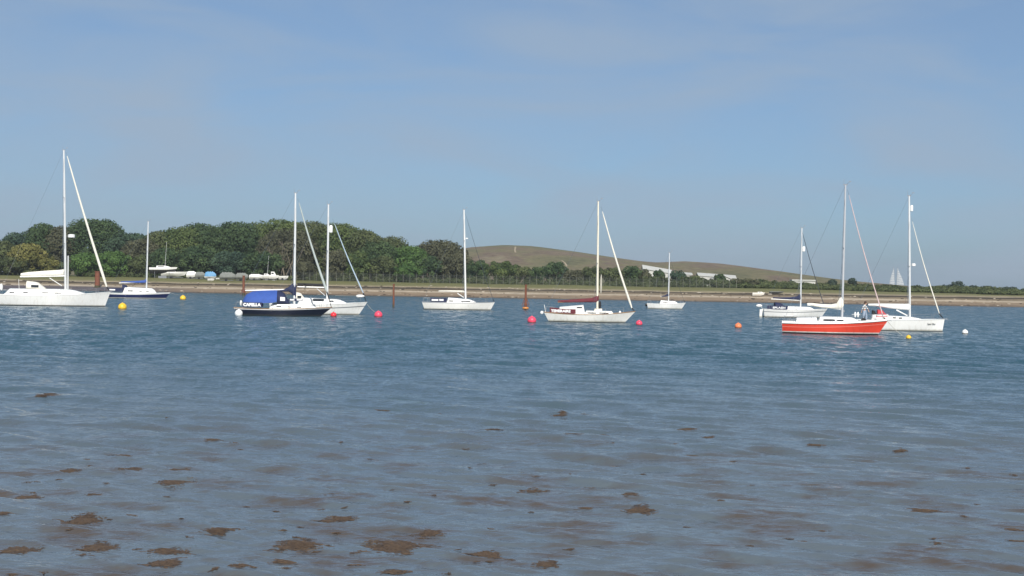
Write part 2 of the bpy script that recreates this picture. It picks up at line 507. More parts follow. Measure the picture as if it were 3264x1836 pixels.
def ramp_mat(name, stops, noise_amp, noise_scale, axis='Z', rough=0.95, mud=False, bump=0.6):
    m = bpy.data.materials.new(name)
    m.use_nodes = True
    n, l = m.node_tree.nodes, m.node_tree.links
    p = n['Principled BSDF']
    p.inputs['Roughness'].default_value = rough
    p.inputs['Specular IOR Level'].default_value = 0.2
    t = n.new('ShaderNodeTexCoord')
    sx = n.new('ShaderNodeSeparateXYZ'); l.new(t.outputs['Object'], sx.inputs[0])
    mpn = n.new('ShaderNodeMapping'); mpn.inputs['Scale'].default_value = (0.35, 1, 1)
    l.new(t.outputs['Object'], mpn.inputs[0])
    nz = n.new('ShaderNodeTexNoise'); nz.inputs['Scale'].default_value = noise_scale; nz.inputs['Detail'].default_value = 5; nz.inputs['Roughness'].default_value = 0.65
    l.new(mpn.outputs[0], nz.inputs['Vector'])
    ma = n.new('ShaderNodeMath'); ma.operation = 'MULTIPLY_ADD'
    l.new(nz.outputs['Fac'], ma.inputs[0]); ma.inputs[1].default_value = noise_amp; l.new(sx.outputs[axis], ma.inputs[2])
    lo, hi = stops[0][0], stops[-1][0]
    mr = n.new('ShaderNodeMapRange'); mr.inputs['From Min'].default_value = lo + noise_amp / 2; mr.inputs['From Max'].default_value = hi + noise_amp / 2
    l.new(ma.outputs[0], mr.inputs['Value'])
    cr = n.new('ShaderNodeValToRGB')
    el = cr.color_ramp.elements
    for i, (pos, col) in enumerate(stops):
        e = el[i] if i < 2 else el.new(1.0)
        e.position = (pos - lo) / (hi - lo); e.color = (*col, 1)
    l.new(mr.outputs[0], cr.inputs[0])
    n2 = n.new('ShaderNodeTexNoise'); n2.inputs['Scale'].default_value = 1.1; n2.inputs['Detail'].default_value = 6; n2.inputs['Roughness'].default_value = 0.7
    l.new(mpn.outputs[0], n2.inputs['Vector'])
    mm = n.new('ShaderNodeMapRange'); mm.inputs['From Min'].default_value = 0.25; mm.inputs['From Max'].default_value = 0.75
    mm.inputs['To Min'].default_value = 0.62; mm.inputs['To Max'].default_value = 1.3
    l.new(n2.outputs['Fac'], mm.inputs['Value'])
    mu = n.new('ShaderNodeMixRGB'); mu.blend_type = 'MULTIPLY'; mu.inputs[0].default_value = 1
    l.new(cr.outputs[0], mu.inputs[1]); l.new(mm.outputs[0], mu.inputs[2])
    last = mu
    if mud:
        mr2 = n.new('ShaderNodeMapRange'); mr2.inputs['From Min'].default_value = -70; mr2.inputs['From Max'].default_value = -92
        l.new(sx.outputs['X'], mr2.inputs['Value'])
        mr3 = n.new('ShaderNodeMapRange'); mr3.inputs['From Min'].default_value = 1.15; mr3.inputs['From Max'].default_value = 0.8
        l.new(sx.outputs['Z'], mr3.inputs['Value'])
        mlt = n.new('ShaderNodeMath'); mlt.operation = 'MULTIPLY'
        l.new(mr2.outputs[0], mlt.inputs[0]); l.new(mr3.outputs[0], mlt.inputs[1])
        mx = n.new('ShaderNodeMixRGB'); mx.inputs[2].default_value = (0.105, 0.092, 0.10, 1)
        l.new(mlt.outputs[0], mx.inputs[0]); l.new(mu.outputs[0], mx.inputs[1])
        last = mx
    l.new(last.outputs[0], p.inputs['Base Color'])
    b = n.new('ShaderNodeBump'); b.inputs['Strength'].default_value = bump; b.inputs['Distance'].default_value = 0.15
    l.new(n2.outputs['Fac'], b.inputs['Height']); l.new(b.outputs[0], p.inputs['Normal'])
    return m

def build_shore():
    xs = np.concatenate([[-1800, -1200, -700, -400, -260], np.arange(-200, 200.1, 1.6), [260, 400, 700, 1200, 1800]])
    ys = np.concatenate([[344, 348, 352], np.arange(354, 404, 0.6), [408, 415, 430, 460, 520, 640, 900, 1500, 2000, 2600]])
    co = np.array([(x, y, ground_z(x, y)) for y in ys for x in xs])
    idx = np.arange(len(co)).reshape(len(ys), len(xs))
    q = np.stack([idx[:-1, :-1], idx[:-1, 1:], idx[1:, 1:], idx[1:, :-1]], -1).reshape(-1, 4)
    me = mesh_np('shore', co, q)
    me.materials.append(ramp_mat('shore_ground', [
        (-0.6, (0.10, 0.078, 0.055)), (0.12, (0.12, 0.088, 0.062)), (0.30, (0.235, 0.175, 0.12)), (0.85, (0.26, 0.195, 0.13)),
        (1.05, (0.43, 0.36, 0.27)), (1.25, (0.40, 0.33, 0.24)), (1.38, (0.20, 0.155, 0.105)), (1.68, (0.17, 0.135, 0.09)),
        (1.78, (0.055, 0.045, 0.033)), (1.98, (0.065, 0.052, 0.036)), (2.10, (0.33, 0.27, 0.19)), (2.25, (0.27, 0.235, 0.14)), (2.45, (0.175, 0.165, 0.075)),
        (3.0, (0.155, 0.155, 0.062)), (3.6, (0.10, 0.11, 0.045))], 0.55, 0.30, mud=True))
    o = bpy.data.objects.new('shore', me); C.objects.link(o)
    tag(o, kind='structure')
build_shore()

# ------------------------------------------------------------------ hill behind the shore
HILL_D = 900.0
SKYL = [(1100, 830), (1250, 815), (1380, 800), (1457, 793), (1508, 786), (1609, 779), (1700, 783), (1837, 801), (1964, 821), (2027, 830),
        (2090, 835), (2179, 831), (2255, 836), (2369, 855), (2483, 877), (2585, 894), (2700, 906), (2900, 918)]
HX, HZ = [], []
for u, v in SKYL:
    p = at_plane(u, v, HILL_D)
    HX.append(p.x); HZ.append(p.z - 3.2)
HX = [HX[0] - 160] + HX + [HX[-1] + 120]
HZ = [0.0] + HZ + [0.0]
def hill_z(x, y):
    top = max(float(np.interp(x, HX, HZ)), 0.0)
    if y <= HILL_D:
        t = min(max((y - 560.0) / (HILL_D - 560.0), 0), 1)
        # a shoulder half way up, then the rounded crest
        s = math.sin(t * math.pi / 2) ** 1.25
        s += 0.05 * math.sin(t * math.pi * 2.0) * t
    else:
        t = min((y - HILL_D) / 500.0, 1)
        s = math.cos(t * math.pi / 2) ** 1.2 if t < 1 else 0
    return 2.9 + top * min(s, 1.0) + 0.45 * vnoise(x, y, 0.02, 2.0) * min(top / 5, 1) * (1 - abs(s))
def on_hill(u, v):
    d = ray(u, v)
    y = 565.0
    while y < HILL_D + 5:
        p = ORG + d * (y / d.y)
        if p.z <= hill_z(p.x, p.y): return Vector((p.x, p.y, hill_z(p.x, p.y)))
        y += 1.0
    p = ORG + d * (HILL_D / d.y)
    return Vector((p.x, HILL_D, hill_z(p.x, HILL_D)))
def build_hill():
    xs = np.linspace(HX[0] - 10, HX[-1] + 10, 150)
    ys = np.concatenate([np.linspace(555, 900, 70), np.linspace(912, 1410, 16)])
    co = np.array([(x, y, hill_z(x, y)) for y in ys for x in xs])
    idx = np.arange(len(co)).reshape(len(ys), len(xs))
    q = np.stack([idx[:-1, :-1], idx[:-1, 1:], idx[1:, 1:], idx[1:, :-1]], -1).reshape(-1, 4)
    me = mesh_np('hill', co, q)
    m = bpy.data.materials.new('dry_hill_grass'); m.use_nodes = True
    n, l = m.node_tree.nodes, m.node_tree.links
    p = n['Principled BSDF']; p.inputs['Roughness'].default_value = 1.0; p.inputs['Specular IOR Level'].default_value = 0.1
    t = n.new('ShaderNodeTexCoord')
    mpn = n.new('ShaderNodeMapping'); mpn.inputs['Scale'].default_value = (0.5, 0.22, 3.0)
    l.new(t.outputs['Object'], mpn.inputs[0])
    a = n.new('ShaderNodeTexNoise'); a.inputs['Scale'].default_value = 0.05; a.inputs['Detail'].default_value = 6; a.inputs['Roughness'].default_value = 0.6
    l.new(mpn.outputs[0], a.inputs['Vector'])
    cr = n.new('ShaderNodeValToRGB'); el = cr.color_ramp.elements
    cols = [(0.30, (0.085, 0.090, 0.050)), (0.42, (0.150, 0.142, 0.078)), (0.50, (0.185, 0.162, 0.092)), (0.58, (0.165, 0.122, 0.092)), (0.70, (0.260, 0.228, 0.140))]
    for i, (ps, c) in enumerate(cols):
        e = el[i] if i < 2 else el.new(1.0)
        e.position = ps; e.color = (*c, 1)
    l.new(a.outputs['Fac'], cr.inputs[0])
    b = n.new('ShaderNodeTexNoise'); b.inputs['Scale'].default_value = 0.6; b.inputs['Detail'].default_value = 6; b.inputs['Roughness'].default_value = 0.75
    l.new(mpn.outputs[0], b.inputs['Vector'])
    mr = n.new('ShaderNodeMapRange'); mr.inputs['From Min'].default_value = 0.25; mr.inputs['From Max'].default_value = 0.75; mr.inputs['To Min'].default_value = 0.55; mr.inputs['To Max'].default_value = 1.4
    l.new(b.outputs['Fac'], mr.inputs['Value'])
    mu = n.new('ShaderNodeMixRGB'); mu.blend_type = 'MULTIPLY'; mu.inputs[0].default_value = 1
    l.new(cr.outputs[0], mu.inputs[1]); l.new(mr.outputs[0], mu.inputs[2])
    l.new(mu.outputs[0], p.inputs['Base Color'])
    bm_ = n.new('ShaderNodeBump'); bm_.inputs['Strength'].default_value = 0.8; bm_.inputs['Distance'].default_value = 0.8
    l.new(b.outputs['Fac'], bm_.inputs['Height']); l.new(bm_.outputs[0], p.inputs['Normal'])
    me.materials.append(m)
    o = bpy.data.objects.new('hill', me); C.objects.link(o)
    tag(o, kind='structure')
build_hill()
CHALK = mat('pale_track', (0.36, 0.29, 0.19), 0.95, var=0.25, scale=0.3)
def track(name, pix, w):
    pts = [on_hill(u, v) for u, v in pix]
    dense = []
    for a, b in zip(pts[:-1], pts[1:]):
        for k in range(8): dense.append(a.lerp(b, k / 8))
    dense.append(pts[-1])
    m = MB(); rows = []
    for i, p in enumerate(dense):
        d = dense[min(i + 1, len(dense) - 1)] - dense[max(i - 1, 0)]
        d.z = 0; d.normalize()
        nrm = Vector((-d.y, d.x, 0)) * w / 2 * (0.8 + 0.4 * random.random())
        r = []
        for sgn in (-1, 1):
            q = p + nrm * sgn
            r.append((q.x, q.y, hill_z(q.x, q.y) + 0.12))
        rows.append(r)
    m.rings(rows, cap=False, closed=False)
    o = m.build(name, CHALK, None)
    tag(o, kind='structure')
track('hill_track', [(1643, 806), (1641, 797), (1643, 790), (1642, 787)], 0.9)
track('hill_crest_path', [(1613, 786), (1630, 787), (1662, 788)], 2.0)
track('hill_bend_path', [(1775, 829), (1790, 831), (1800, 838), (1806, 847), (1804, 853)], 0.7)

# ------------------------------------------------------------------ foliage
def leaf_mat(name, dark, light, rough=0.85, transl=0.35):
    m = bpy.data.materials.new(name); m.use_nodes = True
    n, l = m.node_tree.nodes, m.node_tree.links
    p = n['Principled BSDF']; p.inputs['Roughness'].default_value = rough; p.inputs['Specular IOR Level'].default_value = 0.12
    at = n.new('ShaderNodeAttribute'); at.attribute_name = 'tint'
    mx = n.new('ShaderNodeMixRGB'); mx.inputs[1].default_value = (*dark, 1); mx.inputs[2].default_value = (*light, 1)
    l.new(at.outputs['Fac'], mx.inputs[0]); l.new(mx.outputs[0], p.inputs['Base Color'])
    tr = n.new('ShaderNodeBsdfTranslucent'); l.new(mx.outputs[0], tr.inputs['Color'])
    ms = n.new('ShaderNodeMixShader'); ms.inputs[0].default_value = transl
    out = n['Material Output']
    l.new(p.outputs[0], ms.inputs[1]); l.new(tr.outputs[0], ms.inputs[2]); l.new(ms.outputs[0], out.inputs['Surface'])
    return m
LEAF = {
    'dark': leaf_mat('dark_green_leaves', (0.043, 0.077, 0.039), (0.109, 0.160, 0.068)),
    'blue': leaf_mat('bluish_green_leaves', (0.041, 0.073, 0.053), (0.091, 0.142, 0.085)),
    'mid': leaf_mat('mid_green_leaves', (0.062, 0.100, 0.039), (0.165, 0.207, 0.073)),
    'yellow': leaf_mat('yellow_green_leaves', (0.138, 0.142, 0.046), (0.284, 0.268, 0.095)),
    'bright': leaf_mat('fresh_green_leaves', (0.063, 0.123, 0.038), (0.148, 0.243, 0.074)),
    'brown': leaf_mat('brownish_leaves', (0.070, 0.076, 0.046), (0.160, 0.162, 0.096)),
    'olive': leaf_mat('olive_leaves', (0.062, 0.084, 0.038), (0.150, 0.175, 0.078)),
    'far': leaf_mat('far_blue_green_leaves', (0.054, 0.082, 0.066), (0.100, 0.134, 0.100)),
}
def leaves(lobes, n, size, rng, up=0.25, shell=(0.72, 1.04)):
    """n leaf-clump faces spread through the outer shells of the ellipsoid lobes -> coords, quads, tint"""
    lb = np.array([(*c, *r, t) for c, r, t in lobes], float)
    area = (lb[:, 3] * lb[:, 4] + lb[:, 4] * lb[:, 5] + lb[:, 3] * lb[:, 5])
    pick = rng.choice(len(lb), n, p=area / area.sum())
    d = rng.normal(size=(n, 3)); d[:, 2] += up
    d /= np.linalg.norm(d, axis=1)[:, None]
    rad = rng.uniform(shell[0], shell[1], n)[:, None]
    L = lb[pick]
    pos = L[:, :3] + d * L[:, 3:6] * rad
    nr = d + rng.normal(scale=0.38, size=(n, 3)); nr /= np.linalg.norm(nr, axis=1)[:, None]
    a = rng.normal(size=(n, 3)); a -= (a * nr).sum(1)[:, None] * nr; a /= np.linalg.norm(a, axis=1)[:, None]
    b = np.cross(nr, a)
    s = size * rng.uniform(0.55, 1.3, n)[:, None]
    asp = rng.uniform(0.45, 0.9, n)[:, None]
    bend = nr * s * rng.uniform(-0.25, 0.25, n)[:, None]
    q = np.stack([pos - a * s, pos - b * s * asp + bend, pos + a * s, pos + b * s * asp + bend], 1)
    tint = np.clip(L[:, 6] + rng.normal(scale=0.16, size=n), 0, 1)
    return q.reshape(-1, 3), tint
def leaf_object(name, lobes, n, size, m, parent=None, seed=0, zmin=None, **kw):
    rng = np.random.default_rng(seed)
    co, tint = leaves(lobes, n, size, rng, **kw)
    if zmin is not None:
        co[:, 2] = np.maximum(co[:, 2], zmin)
    q = np.arange(len(co)).reshape(-1, 4)
    me = mesh_np(name, co, q, smooth=False)
    at = me.attributes.new('tint', 'FLOAT', 'FACE'); at.data.foreach_set('value', tint.astype(np.float32))
    me.materials.append(m)
    o = bpy.data.objects.new(name, me); C.objects.link(o)
    if parent is not None: o.parent = parent
    return o

TREE_N = [0]
def tree(label, u0, u1, vtop, D, kind, base=None, n=None, skirt=0.10, trunk=True, cat='tree', name='tree', group='trees of the shore wood', flat=1.0, bare=False):
    """a tree whose crown spans u0..u1 and tops out at vtop in the photograph, standing D metres off"""
    TREE_N[0] += 1
    sd = TREE_N[0] * 17 + 3
    rnd = random.Random(sd)
    pl, pr = at_plane(u0, vtop, D), at_plane(u1, vtop, D)
    x = (pl.x + pr.x) / 2; w = (pr.x - pl.x) * (1.34 if name == 'tree' else 1.12)
    top = (pl.z + pr.z) / 2
    z0 = ground_z(x, D) if base is None else base
    h = top - z0
    root = empty(name, (x, D, z0))
    tag(root, label, cat, group)
    dep = min(w, 11.0) * 0.9
    # limbs and trunk
    tb = MB()
    r0 = 0.035 * h * 0.6 + 0.06
    bend = rnd.uniform(-0.04, 0.04) * h
    tb.tube([(0, 0, -0.2), (bend * 0.4, 0, 0.25 * h), (bend, 0, 0.5 * h), (bend * 1.2, 0, 0.78 * h)], [r0 * 1.25, r0, r0 * 0.7, r0 * 0.25], 8)
    for k in range(5 if h > 5 else 3):
        a = rnd.uniform(0, 2 * math.pi); zz = rnd.uniform(0.22, 0.55) * h
        e = (math.cos(a) * w * 0.33, math.sin(a) * dep * 0.33, zz + rnd.uniform(0.12, 0.3) * h)
        tb.tube([(bend * 0.5, 0, zz), (e[0] * 0.5, e[1] * 0.5, zz + 0.1 * h), e], [r0 * 0.5, r0 * 0.35, r0 * 0.12], 6)
    tb.build('trunk', BARK, root)
    # crown: clumps over a rounded body, reaching down to the ground at a wood's edge
    lobes = []
    cz = (0.55 + skirt * 0.2) * h
    nl = int(min(60, max(14, w * h / 2.6)))
    lr = 0.165 * min(w, h * 0.9) + 0.25
    for k in range(nl):
        th = math.acos(1 - 2 * ((k + 0.5) / nl)); ph = k * 2.399963 + rnd.uniform(-.4, .4)
        sx, sy, sz = math.sin(th) * math.cos(ph), math.sin(th) * math.sin(ph), math.cos(th)
        rr = lr * rnd.uniform(0.55, 1.7)
        px = sx * (w / 2 - rr * 0.8) * (1.0 if sz > -0.2 else 0.92)
        py = sy * (dep / 2 - rr * 0.5)
        zz = cz + sz * (h - cz - rr * 0.55) if sz > 0 else cz + sz * (cz - rr * 0.6 - (1 - skirt * 8) * 0.12 * h)
        zz += rnd.uniform(-0.04, 0.03) * h
        lobes.append(((px, py, min(zz, h - rr * 0.72)), (rr, rr * 0.95, rr * 0.78 * flat), min(1, max(0, rnd.gauss(0.52, 0.24)))))
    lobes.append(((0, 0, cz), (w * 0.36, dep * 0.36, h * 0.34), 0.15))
    if n is None: n = int(min(21000, 900 + 70 * w * h))
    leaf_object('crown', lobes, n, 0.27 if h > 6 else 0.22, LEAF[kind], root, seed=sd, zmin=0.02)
    if bare:
        bb = MB()
        for k in range(16):
            a = rnd.uniform(-0.9, 0.9); ln = h * rnd.uniform(0.45, 0.9)
            s0 = Vector((rnd.uniform(-.2, .2) * w, -dep * 0.48, 0.05 * h))
            e = s0 + Vector((math.sin(a) * ln * 0.6, -rnd.uniform(0.0, 0.8), math.cos(a) * ln * 0.85))
            mid = s0.lerp(e, 0.55) + Vector((rnd.uniform(-.5, .5), 0, 0))
            bb.tube([s0, mid, e], [0.10, 0.07, 0.02], 5)
            for q in range(3):
                f = e + Vector((rnd.uniform(-1.2, 1.2), rnd.uniform(-.3, .3), rnd.uniform(0.2, 1.2)))
                bb.tube([mid.lerp(e, 0.4 + 0.2 * q), f], [0.045, 0.012], 4)
        bb.build('bare_branch', DEADWOOD, root)
    return root

T = [  # label, u0, u1, vtop, D, kind
 ('small dark dome tree at the far left edge of the wood', 10, 92, 741, 405, 'blue'),
 ('yellow-green bush tree at the left edge, behind the white yacht boom', -60, 60, 768, 396, 'olive'),
 ('yellowish tree left of the big white yacht mast', 40, 135, 775, 394, 'yellow'),
 ('dark conifer-like tree just left of the big white yacht mast', 92, 178, 712, 402, 'dark'),
 ('brownish tree standing behind the big white yacht mast', 150, 240, 722, 403, 'brown'),
 ('tall dark tree right of the big white yacht mast, behind its furled jib', 212, 392, 699, 405, 'dark'),
 ('broad dark shoulder tree between the furled jib and the small blue yacht mast', 330, 480, 742, 404, 'blue'),
 ('dull brown-green tree behind the small blue yacht mast', 405, 500, 760, 398, 'brown'),
 ('light olive tree right of the small blue yacht mast', 468, 560, 736, 403, 'olive'),
 ('bright olive round tree above the stored white boats', 530, 640, 722, 402, 'mid'),
 ('tall dark green tree above the blue tarpaulin', 580, 700, 712, 405, 'dark'),
 ('dark tree in the gap with a small tuft on its top', 655, 745, 724, 407, 'blue'),
 ('large deep green tree left of the covered dark yacht mast', 690, 820, 706, 403, 'dark'),
 ('broad highest tree behind the covered dark yacht mast', 800, 965, 699, 406, 'mid'),
 ('brownish tree under the two masts of the moored pair', 840, 985, 730, 398, 'brown'),
 ('green tree between the two masts of the moored pair', 930, 1060, 706, 405, 'olive'),
 ('tall tree right of the mast with the white reflector', 1030, 1150, 713, 404, 'mid'),
 ('sloping tree on the right shoulder of the wood', 1095, 1215, 732, 402, 'olive'),
 ('dark tree low on the right shoulder of the wood', 1160, 1262, 768, 397, 'dark'),
 ('olive tree with pale bare branches at the right end of the wood', 1185, 1300, 754, 404, 'olive'),
 ('bright green ivy-like tree closing the right end of the wood', 1250, 1358, 784, 399, 'bright'),
 ('brown round tree standing alone right of the wood', 1338, 1472, 766, 404, 'brown'),
 ('dark bush tree between the wood and the brown round tree', 1318, 1405, 815, 398, 'dark'),
 ('dark tree in the back row between the yellowish tree and the big white yacht mast', 60, 175, 735, 414, 'blue'),
 ('dark tree in the back row filling the dip left of the small blue yacht mast', 360, 500, 745, 415, 'dark'),
 ('deep green tree in the back row above the long white boat on a trailer', 500, 650, 732, 416, 'dark'),
 ('shadowy tree in the back row above the grey-green covered boat', 640, 780, 722, 416, 'blue'),
 ('green tree in the back row behind the brownish tree under the two masts', 850, 1000, 707, 417, 'mid'),
 ('dark tree in the back row right of the mast with the white reflector', 1060, 1200, 730, 416, 'dark'),
 ('dark tree in the back row behind the pale bare branches', 1200, 1320, 775, 415, 'dark'),
 ('brown-green low tree left of the blue-dodger yacht mast', 1400, 1498, 806, 400, 'brown'),
]
for i, t in enumerate(T):
    tree(*t, bare=('bare branches' in t[0] or 'under the two masts' in t[0]))
B = [
 ('low yellow-green bush below the yellowish tree at far left', -20, 90, 815, 391, 'olive'),
 ('yellow bush right of the yellowish tree at far left', 125, 190, 818, 391, 'yellow'),
 ('bright green bush behind the furled jib of the big white yacht', 225, 320, 805, 391, 'bright'),
 ('bright green bush right of the furled jib of the big white yacht', 305, 420, 800, 392, 'bright'),
 ('grey-green bush behind the small blue yacht mast', 410, 480, 812, 392, 'olive'),
 ('low olive bush at the foot of the brownish tree behind the big white yacht mast', 180, 235, 835, 392, 'olive'),
 ('dark bush behind the stored boat on its cradle', 480, 580, 790, 393, 'dark'),
 ('dark green bush behind the blue tarpaulin', 570, 690, 780, 394, 'dark'),
 ('dark bush behind the grey covered boat', 675, 790, 800, 393, 'blue'),
 ('dark bush behind the row of white stored boats', 770, 900, 800, 393, 'dark'),
 ('tan bush between the covered dark yacht mast and its jib', 935, 1010, 832, 392, 'brown'),
 ('grey-brown bush behind the white mast with the reflector', 1035, 1110, 795, 393, 'brown'),
 ('mid green bush right of the white object on the bank', 1100, 1190, 800, 393, 'mid'),
 ('olive bush below the pale bare branches', 1180, 1270, 815, 393, 'olive'),
 ('green bush at the foot of the ivy-like tree', 1255, 1345, 838, 393, 'bright'),
 ('dark bush just right of the blue-dodger yacht mast', 1485, 1560, 828, 397, 'dark'),
 ('green bush left of the rusty pile with the amber float', 1540, 1660, 832, 398, 'mid'),
 ('olive bush behind the rusty pile with the amber float', 1640, 1700, 850, 396, 'olive'),
 ('dark bush right of the rusty pile, below the bend of the hill path', 1680, 1760, 848, 396, 'dark'),
 ('tallest dark bush below the hill path, left of the cream mast', 1735, 1810, 834, 398, 'dark'),
 ('brown bush left of the cream mast', 1800, 1865, 860, 396, 'brown'),
 ('olive bush behind the cream mast', 1850, 1925, 848, 397, 'olive'),
 ('olive bush right of the cream mast', 1920, 1990, 852, 397, 'olive'),
 ('dark bush left of the long white building', 1985, 2050, 846, 398, 'dark'),
 ('brown-green bush in front of the long white building', 2030, 2075, 858, 397, 'brown'),
 ('dark bush in front of the middle of the long white building', 2082, 2118, 858, 400, 'dark'),
 ('low olive bush below the long white building', 2050, 2140, 878, 395, 'olive'),
 ('dark bush between the two white buildings', 2136, 2186, 862, 398, 'blue'),
 ('brown-green bush right of the little white sloop mast', 2160, 2250, 878, 396, 'olive'),
 ('dark bush in front of the gabled white building', 2276, 2312, 874, 399, 'dark'),
 ('olive bush below the gabled white building', 2230, 2345, 890, 395, 'olive'),
 ('brown bush at the right end of the gabled white building', 2330, 2420, 888, 397, 'brown'),
]
for t in B:
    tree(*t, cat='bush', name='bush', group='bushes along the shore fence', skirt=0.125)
FT = [
 ('small pointed dark tree on the hedge between two masts at right', 2704, 2730, 886, 402, 'far'),
 ('small dark tuft on the hedge left of the red yacht mast', 2640, 2668, 891, 402, 'far'),
 ('dark low dome tree, leftmost on the far right skyline', 2998, 3042, 907, 420, 'far'),
 ('highest dark round tree on the far right skyline', 3030, 3074, 895, 420, 'far'),
 ('small dark round tree, middle one of the far right skyline', 3090, 3120, 909, 420, 'far'),
 ('dark round tree near the right edge of the skyline', 3132, 3165, 911, 420, 'far'),
 ('wide dark tree at the right edge of the skyline', 3196, 3242, 914, 420, 'far'),
]
for t in FT:
    tree(*t, cat='tree', name='skyline_tree', group='far trees on the right skyline', n=900)

def hedge():
    lobes = []
    rnd = random.Random(4)
    tops = [(2330, 893), (2420, 893), (2500, 899), (2597, 903), (2700, 906), (2787, 908), (2952, 914), (3020, 911), (3142, 915), (3264, 922), (3500, 930)]
    us = np.arange(2320, 3480, 9.0)
    for u in us:
        for row in range(3):
            D = 393.5 + row * 5 + rnd.uniform(-2.5, 2.5)
            vt = float(np.interp(u, [a for a, b in tops], [b for a, b in tops])) + rnd.uniform(-4, 3) + (2 - row) * 7
            p = at_plane(u + rnd.uniform(-5, 5), vt, D)
            z0 = ground_z(p.x, D)
            hh = max(p.z - z0, 0.8)
            lobes.append(((p.x, D, z0 + hh * 0.48), (rnd.uniform(0.9, 1.7), 1.4, hh * 0.54), min(1, max(0, rnd.gauss(0.45, 0.25)))))
    o = leaf_object('hedgerow', lobes, 70000, 0.23, LEAF['olive'], None, seed=77)
    tag(o, 'long low olive hedge along the right shore', 'hedge', kind='stuff')
hedge()
def undergrowth():
    lobes = []
    rnd = random.Random(9)
    for k in range(340):
        u = rnd.uniform(-120, 2380)
        D = rnd.uniform(389.5, 396)
        p = at_plane(u, 880, D); z0 = ground_z(p.x, D)
        hh = rnd.uniform(0.5, 1.7)
        lobes.append(((p.x, D, z0 + hh * 0.4), (rnd.uniform(0.8, 1.9), 0.9, hh * 0.6), min(1, max(0, rnd.gauss(0.5, 0.25)))))
    o = leaf_object('undergrowth', lobes, 26000, 0.24, LEAF['olive'], None, seed=78)
    tag(o, 'rough grass and brambles along the foot of the wood', 'undergrowth', kind='stuff')
undergrowth()

# ------------------------------------------------------------------ fence along the wood
def fence(label, u0, u1, D, h, step):
    p0, p1 = at_plane(u0, 890, D), at_plane(u1, 890, D)
    n = int((p1.x - p0.x) / step)
    root = empty('chain_link_fence', (p0.x, D, 0))
    tag(root, label, 'fence')
    pm = MB()
    pm.rings([[(-.045, -.045, -.3), (.045, -.045, -.3), (.045, .045, -.3), (-.045, .045, -.3)],
              [(-.034, -.034, h), (.034, -.034, h), (.034, .034, h), (-.034, .034, h)],
              [(-.04, -.34, h + .34), (.04, -.34, h + .34), (.04, -.27, h + .39), (-.04, -.27, h + .39)]])
    first = None
    zs = []
    for i in range(n + 1):
        x = i * step
        z = ground_z(p0.x + x, D); zs.append(z)
        if first is None:
            o = first = pm.build('post', CONCRETE, root, smooth=False)
        else:
            o = bpy.data.objects.new('post', first.data); C.objects.link(o); o.parent = root
        o.location = (x, 0, z)
    wm = MB()
    def rail(x, z): return (x, -0.062, float(np.interp(x, np.arange(n + 1) * step, zs)) + z)
    for hz in (0.08, 0.5, 0.95, 1.4, 1.85, h - 0.06):
        wm.tube([rail(i * step, hz) for i in range(n + 1)], 0.012, 4)
    q = 0.0
    Lx = n * step
    while q < Lx - h:
        wm.tube([rail(q, 0.05), rail(q + h, h - 0.05)], 0.006, 3)
        wm.tube([rail(q + h, 0.05), rail(q, h - 0.05)], 0.006, 3)
        q += 0.22
    tag(wm.build('wire_mesh', WIRE, root, smooth=False), kind='stuff')
fence('grey chain-link fence with cranked posts along the foot of the wood', 945, 2350, 388.2, 2.05, 1.65)

# ------------------------------------------------------------------ buildings beyond the bushes
def shed(label, u0, u1, vt0, vt1, D, depth, gable, mroof, skew=0.0, wins=0, drop=0.0):
    a, b = at_plane(u0, vt0, D), at_plane(u1, vt1, D + skew)
    d = b - a; L = math.hypot(d.x, d.y); rz = math.atan2(d.y, d.x)
    z0 = 2.8
    root = empty('white_building', (a.x, a.y, z0), rz)
    tag(root, label, 'building', 'white buildings below the hill')
    h0, h1 = a.z - z0 - gable, b.z - z0 - gable
    w = MB()
    w.add([(0, 0, 0), (L, 0, 0), (L, depth, 0), (0, depth, 0), (0, 0, h0), (L, 0, h1), (L, depth, h1), (0, depth, h0), (0, depth / 2, h0 + gable), (L, depth / 2, h1 + gable)],
          [(0, 1, 5, 4), (1, 2, 6, 9, 5), (2, 3, 7, 6), (3, 0, 4, 8, 7)])
    w.build('wall', WALLW, root, smooth=False)
    r = MB(); e = 0.35; t = 0.14
    for sgn, y in ((-1, 0), (1, depth)):
        oy = -e if sgn < 0 else e
        r.add([(-e, y + oy, h0 - e * gable / (depth / 2) + 0.03), (L + e, y + oy, h1 - e * gable / (depth / 2) + 0.03), (L + e, depth / 2, h1 + gable + 0.03), (-e, depth / 2, h0 + gable + 0.03),
               (-e, y + oy, h0 - e * gable / (depth / 2) + 0.03 + t), (L + e, y + oy, h1 - e * gable / (depth / 2) + 0.03 + t), (L + e, depth / 2, h1 + gable + 0.03 + t), (-e, depth / 2, h0 + gable + 0.03 + t)],
              [(0, 1, 2, 3), (4, 5, 6, 7), (0, 1, 5, 4), (1, 2, 6, 5), (3, 0, 4, 7)])
    r.build('roof', mroof, root, smooth=False)
    for k in range(wins):
        x = L * (k + 0.5) / wins
        MB().box((x, -0.04, h0 * 0.62), (L / wins * 0.45, 0.08, 0.9)).build('window', GLASS, root, smooth=False)
shed('long white-roofed building on the hillside left of the little sloop mast', 2052, 2140, 845, 861, 552, 6, 1.2, ROOFW, wins=6)
shed('small white building between the two bigger ones', 2170, 2205, 868, 871, 552, 5, 0.6, ROOFW, wins=3)
shed('white building at the right with a long flat roof', 2228, 2345, 870, 879, 550, 6, 0.9, ROOFW, wins=8)
